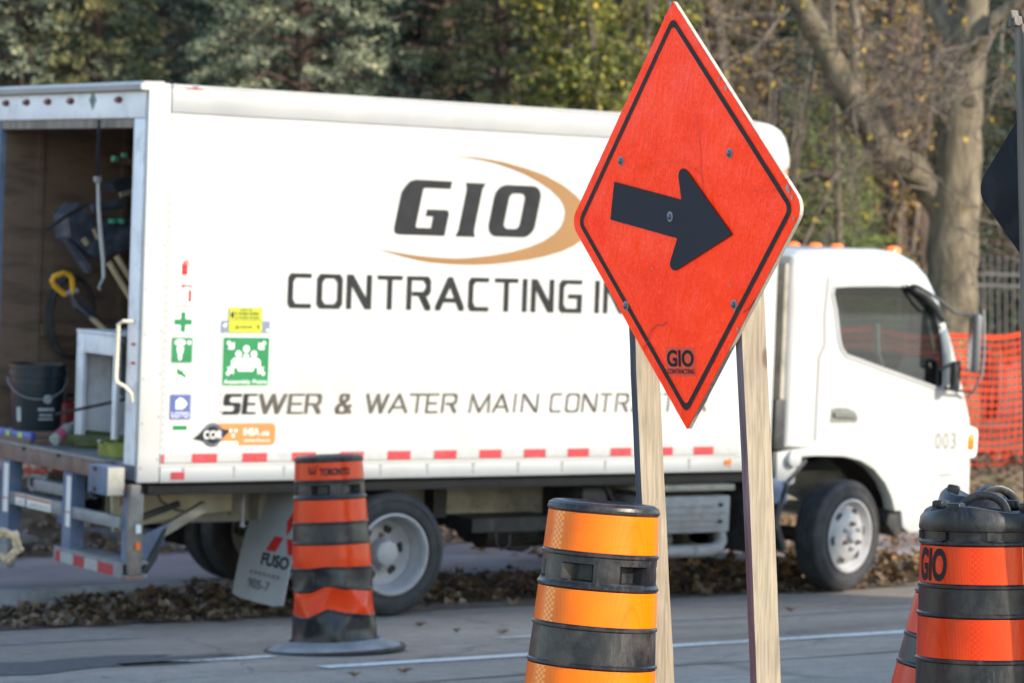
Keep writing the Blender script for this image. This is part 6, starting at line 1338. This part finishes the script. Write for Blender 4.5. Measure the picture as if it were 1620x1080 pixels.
# scratches, cracks and chips
for pts, w in (([(-.235, -.41), (-.205, -.385), (-.19, -.355), (-.15, -.335), (-.115, -.338), (-.09, -.325)], .003), ([(.12, .30), (.13, .20), (.135, .05)], .002), ([(.40, .06), (.5, .05), (.6, .09)], .0015), ([(.40, -.26), (.36, -.29), (.33, -.30)], .004), ([(-.26, .15), (-.1, .17), (.05, .16), (.13, .12)], .0012)):
    mb = MB()
    for a, b in zip(pts[:-1], pts[1:]):
        a = Vector(a); b = Vector(b); d = (b - a).normalized()*w; nn = Vector((-d.y, d.x))*.5; mb.add([(q.x, q.y, .0027) for q in (a - nn, b - nn, b + nn, a + nn)], [(0, 1, 2, 3)])
    sgn('scratch', mb, mat('dark_red_scratch', (.22, .02, .015), .6), fix=False)
for u, w, s_ in ((.585, .055, .012), (.605, .03, .008), (.61, -.03, .007), (-.01, .652, .008), (.245, .40, .006), (.28, .37, .007), (.30, -.35, .007), (-.155, .31, .003), (-.17, .26, .003), (.27, -.22, .005), (-.17, -.16, .005)):
    k_ = rs.randint(5, 8); pts = [(u + s_*(.6 + .6*rs.rand())*math.cos(2*PI*i/k_), w + s_*(.6 + .9*rs.rand())*math.sin(2*PI*i/k_)) for i in range(k_)]
    sgn('paint_chip', flat(pts, .0029), M_edge if s_ > .006 else M_galv, fix=False)
# wooden posts behind it
def wood():
    m = bpy.data.materials.new('sawn_lumber'); m.use_nodes = True; n, l = nt(m); p = n['Principled BSDF']; tc = n.new('ShaderNodeTexCoord'); mp = n.new('ShaderNodeMapping'); mp.inputs['Scale'].default_value = (1, 1, .06); l.new(tc.outputs['Object'], mp.inputs[0])
    a = n.new('ShaderNodeTexNoise'); a.inputs['Scale'].default_value = 85; a.inputs['Detail'].default_value = 7; a.inputs['Distortion'].default_value = .8; l.new(mp.outputs[0], a.inputs['Vector'])
    r = n.new('ShaderNodeValToRGB'); l.new(a.outputs[0], r.inputs[0]); e = r.color_ramp.elements; e[0].position = .28; e[0].color = (.17, .145, .11, 1); e[1].position = .66; e[1].color = (.31, .27, .21, 1)
    b = n.new('ShaderNodeTexNoise'); b.inputs['Scale'].default_value = 4; b.inputs['Detail'].default_value = 5; l.new(tc.outputs['Object'], b.inputs['Vector'])
    r2 = n.new('ShaderNodeValToRGB'); l.new(b.outputs[0], r2.inputs[0]); e = r2.color_ramp.elements; e[0].position = .3; e[0].color = (.78, .72, .70, 1); e[1].position = .7; e[1].color = (1.08, 1.06, 1.0, 1)
    mx = n.new('ShaderNodeMixRGB'); mx.blend_type = 'MULTIPLY'; mx.inputs[0].default_value = .9; l.new(r.outputs[0], mx.inputs[1]); l.new(r2.outputs[0], mx.inputs[2])
    v = n.new('ShaderNodeTexVoronoi'); v.inputs['Scale'].default_value = 7; m3 = n.new('ShaderNodeMapping'); m3.inputs['Scale'].default_value = (1, 1, .55); l.new(tc.outputs['Object'], m3.inputs[0]); l.new(m3.outputs[0], v.inputs['Vector'])
    r3 = n.new('ShaderNodeValToRGB'); l.new(v.outputs['Distance'], r3.inputs[0]); e = r3.color_ramp.elements; e[0].position = .085; e[0].color = (.42, .30, .20, 1); e[1].position = .15; e[1].color = (1, 1, 1, 1)
    m4 = n.new('ShaderNodeMixRGB'); m4.blend_type = 'MULTIPLY'; m4.inputs[0].default_value = .8; l.new(mx.outputs[0], m4.inputs[1]); l.new(r3.outputs[0], m4.inputs[2])
    l.new(m4.outputs[0], p.inputs['Base Color']); p.inputs['Roughness'].default_value = .78; bp = n.new('ShaderNodeBump'); bp.inputs['Strength'].default_value = .35; bp.inputs['Distance'].default_value = .004; l.new(a.outputs[0], bp.inputs['Height']); l.new(bp.outputs[0], p.inputs['Normal']); return m
M_lum = wood()
M_greywood = mat('grey_weathered_lumber', (.14, .125, .11), .85, var=.5, scale=40, stretch=(1, 1, .05), bump=.4, bscale=60)
def post(parent, u, n0, topw, lean_x, lean_y, m, C0, U, W, N, name='post', depth=.092, width=.040, zb=0.0, seed=1, dark=None):
    """2x4 on edge: narrow face towards the sign's front"""
    rs2 = np.random.RandomState(seed); top = C0 + U*u + W*topw - N*n0; z_t = top.z; bot = Vector((top.x + lean_x*z_t, top.y + lean_y*z_t, zb)); mb = MB(); K_ = 26; d1 = U; d2 = Vector((N.x, N.y, 0)).normalized()*-1
    for k in range(K_ + 1):
        t = k/K_; c = bot + (top - bot)*t; wob = Vector((rs2.normal(0, .0006), rs2.normal(0, .0006), 0)) + U*(.003*math.sin(t*7 + seed))
        for a, b in ((0, 0), (.5, -.0008), (1, 0), (1, .5), (1, 1), (.5, 1), (0, 1), (0, .5)):
            e = .0025 if (a in (0, 1) and b in (0, 1)) else 0
            q = c + wob + d1*(width*a + (e if a == 0 else -e if a == 1 else 0)) + d2*(depth*b + (e if b == 0 else -e if b == 1 else 0)); mb.v.append(tuple(q - parent.location))
    for k in range(K_):
        for i in range(8): j = (i+1) % 8; mb.f.append((8*k + i, 8*k + j, 8*k + 8 + j, 8*k + 8 + i))
    mb.f += [tuple(range(8)), tuple(K_*8 + i for i in range(8))]
    o = mb.build(name, m, parent, smooth=True, angle=25, fix=True)
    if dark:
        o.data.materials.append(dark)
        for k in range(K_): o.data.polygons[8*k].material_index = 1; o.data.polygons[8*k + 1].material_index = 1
    return o
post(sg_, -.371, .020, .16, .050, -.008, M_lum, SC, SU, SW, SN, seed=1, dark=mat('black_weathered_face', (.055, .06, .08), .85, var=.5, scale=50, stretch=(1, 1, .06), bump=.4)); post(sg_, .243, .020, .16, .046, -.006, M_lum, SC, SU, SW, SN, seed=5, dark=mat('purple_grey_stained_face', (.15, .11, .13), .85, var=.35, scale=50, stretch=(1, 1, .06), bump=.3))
for u in (-.318, .296):
    b = SC + SU*u; bx = b.x + .14; by = b.y - .01; mb = MB(); mb.box((bx - .75 - SC.x, by - .075 - SC.y, 0.0), (bx + .75 - SC.x, by - .036 - SC.y, .09)); mb.build('foot', M_lum, sg_, bevel=.003)
# second sign, seen from behind, at the right edge
L0 = on_depth(1543, 300, 9.65); N2, U2, W2 = sign_basis(.06, -.01, 0); C2 = L0 + U2*.66; C2.z = L0.z
s2 = thing('road_sign', 'back of a dark diamond sign on a grey weathered post at the right edge', 'sign', (C2.x, C2.y, 0))
mb = MB(); mb.prism(diamond(.66, .022, .06), -.019, 0, 'z'); mb.v = [tuple(C2 + U2*p[0] + W2*p[1] + N2*p[2] - s2.location) for p in mb.v]; mb.build('board', mat('dark_navy_board', (.008, .009, .014), .75, var=.35, scale=7, spec=.2, dirt=(.035, .035, .045), dirt_amt=.6, dscale=9), s2, bevel=.002)
tp = on_plane(1603, 40, C2 + N2*.095, N2); uu = (tp - N2*.095 - C2).dot(U2); post(s2, uu, -.095, (tp - C2).dot(W2), .02, -.004, M_greywood, C2, U2, W2, N2, seed=9); post(s2, .33, -.095, .42, .02, -.004, M_greywood, C2, U2, W2, N2, seed=12)
mb = MB(); c = tp + U2*.02 - s2.location; mb.prism([(0, 0), (.012, .05), (.02, .01), (.028, .03), (.035, 0)], 0, .03, 'y'); mb.v = [tuple(c + U2*(p[0] - .02) + Vector((0, 0, p[2] - .005)) - N2*(p[1] - .02)) for p in mb.v]; mb.build('splinters', M_greywood, s2)
# pale cast fitting at the left edge
c = on_depth(8, 862, 16.6); o = thing('hose_coupling', 'tan cast ring fitting with holes poking in at the left edge', 'fitting', (c.x, c.y, c.z - .08)); M_cast = mat('tan_cast_metal', (.48, .38, .24), .8, var=.4, scale=22, dirt=(.14, .09, .07), dirt_amt=.8, dscale=14)
Mx = Matrix.Translation((0, 0, .08)) @ Matrix.Rotation(TOCAM, 4, 'Z') @ Matrix.Rotation(R(90), 4, 'Y')
mb = MB(); mb.lathe([(.05, -.03), (.088, -.035), (.098, 0), (.088, .035), (.05, .03), (.045, 0), (.05, -.03)], 28, Mx, fn=lambda p, a: Vector((p.x*(1 + .10*math.sin(6*a) + .05*math.sin(11*a)), p.y*(1 + .10*math.sin(6*a) + .05*math.sin(11*a)), p.z))); mb.build('ring', M_cast, o, smooth=True)
for k in range(6):
    a = 2*PI*k/6; mb = MB(); mb.lathe([(.001, .05), (.012, .048), (.014, .03)], 8, Mx @ Matrix.Translation((.075*math.cos(a), .075*math.sin(a), 0))); mb.build('bolt', M_cast, o, smooth=True)
q0 = Vector((0, 0, .08)); MB().tube([q0 - _r*.06, q0 - _r*.30, q0 - _r*.42 - Vector((0, 0, .1)), q0 - _r*.45 - Vector((0, 0, c.z + .0))], [.03, .035, .045, .06], 12).build('pipe', M_cast, o, smooth=True)
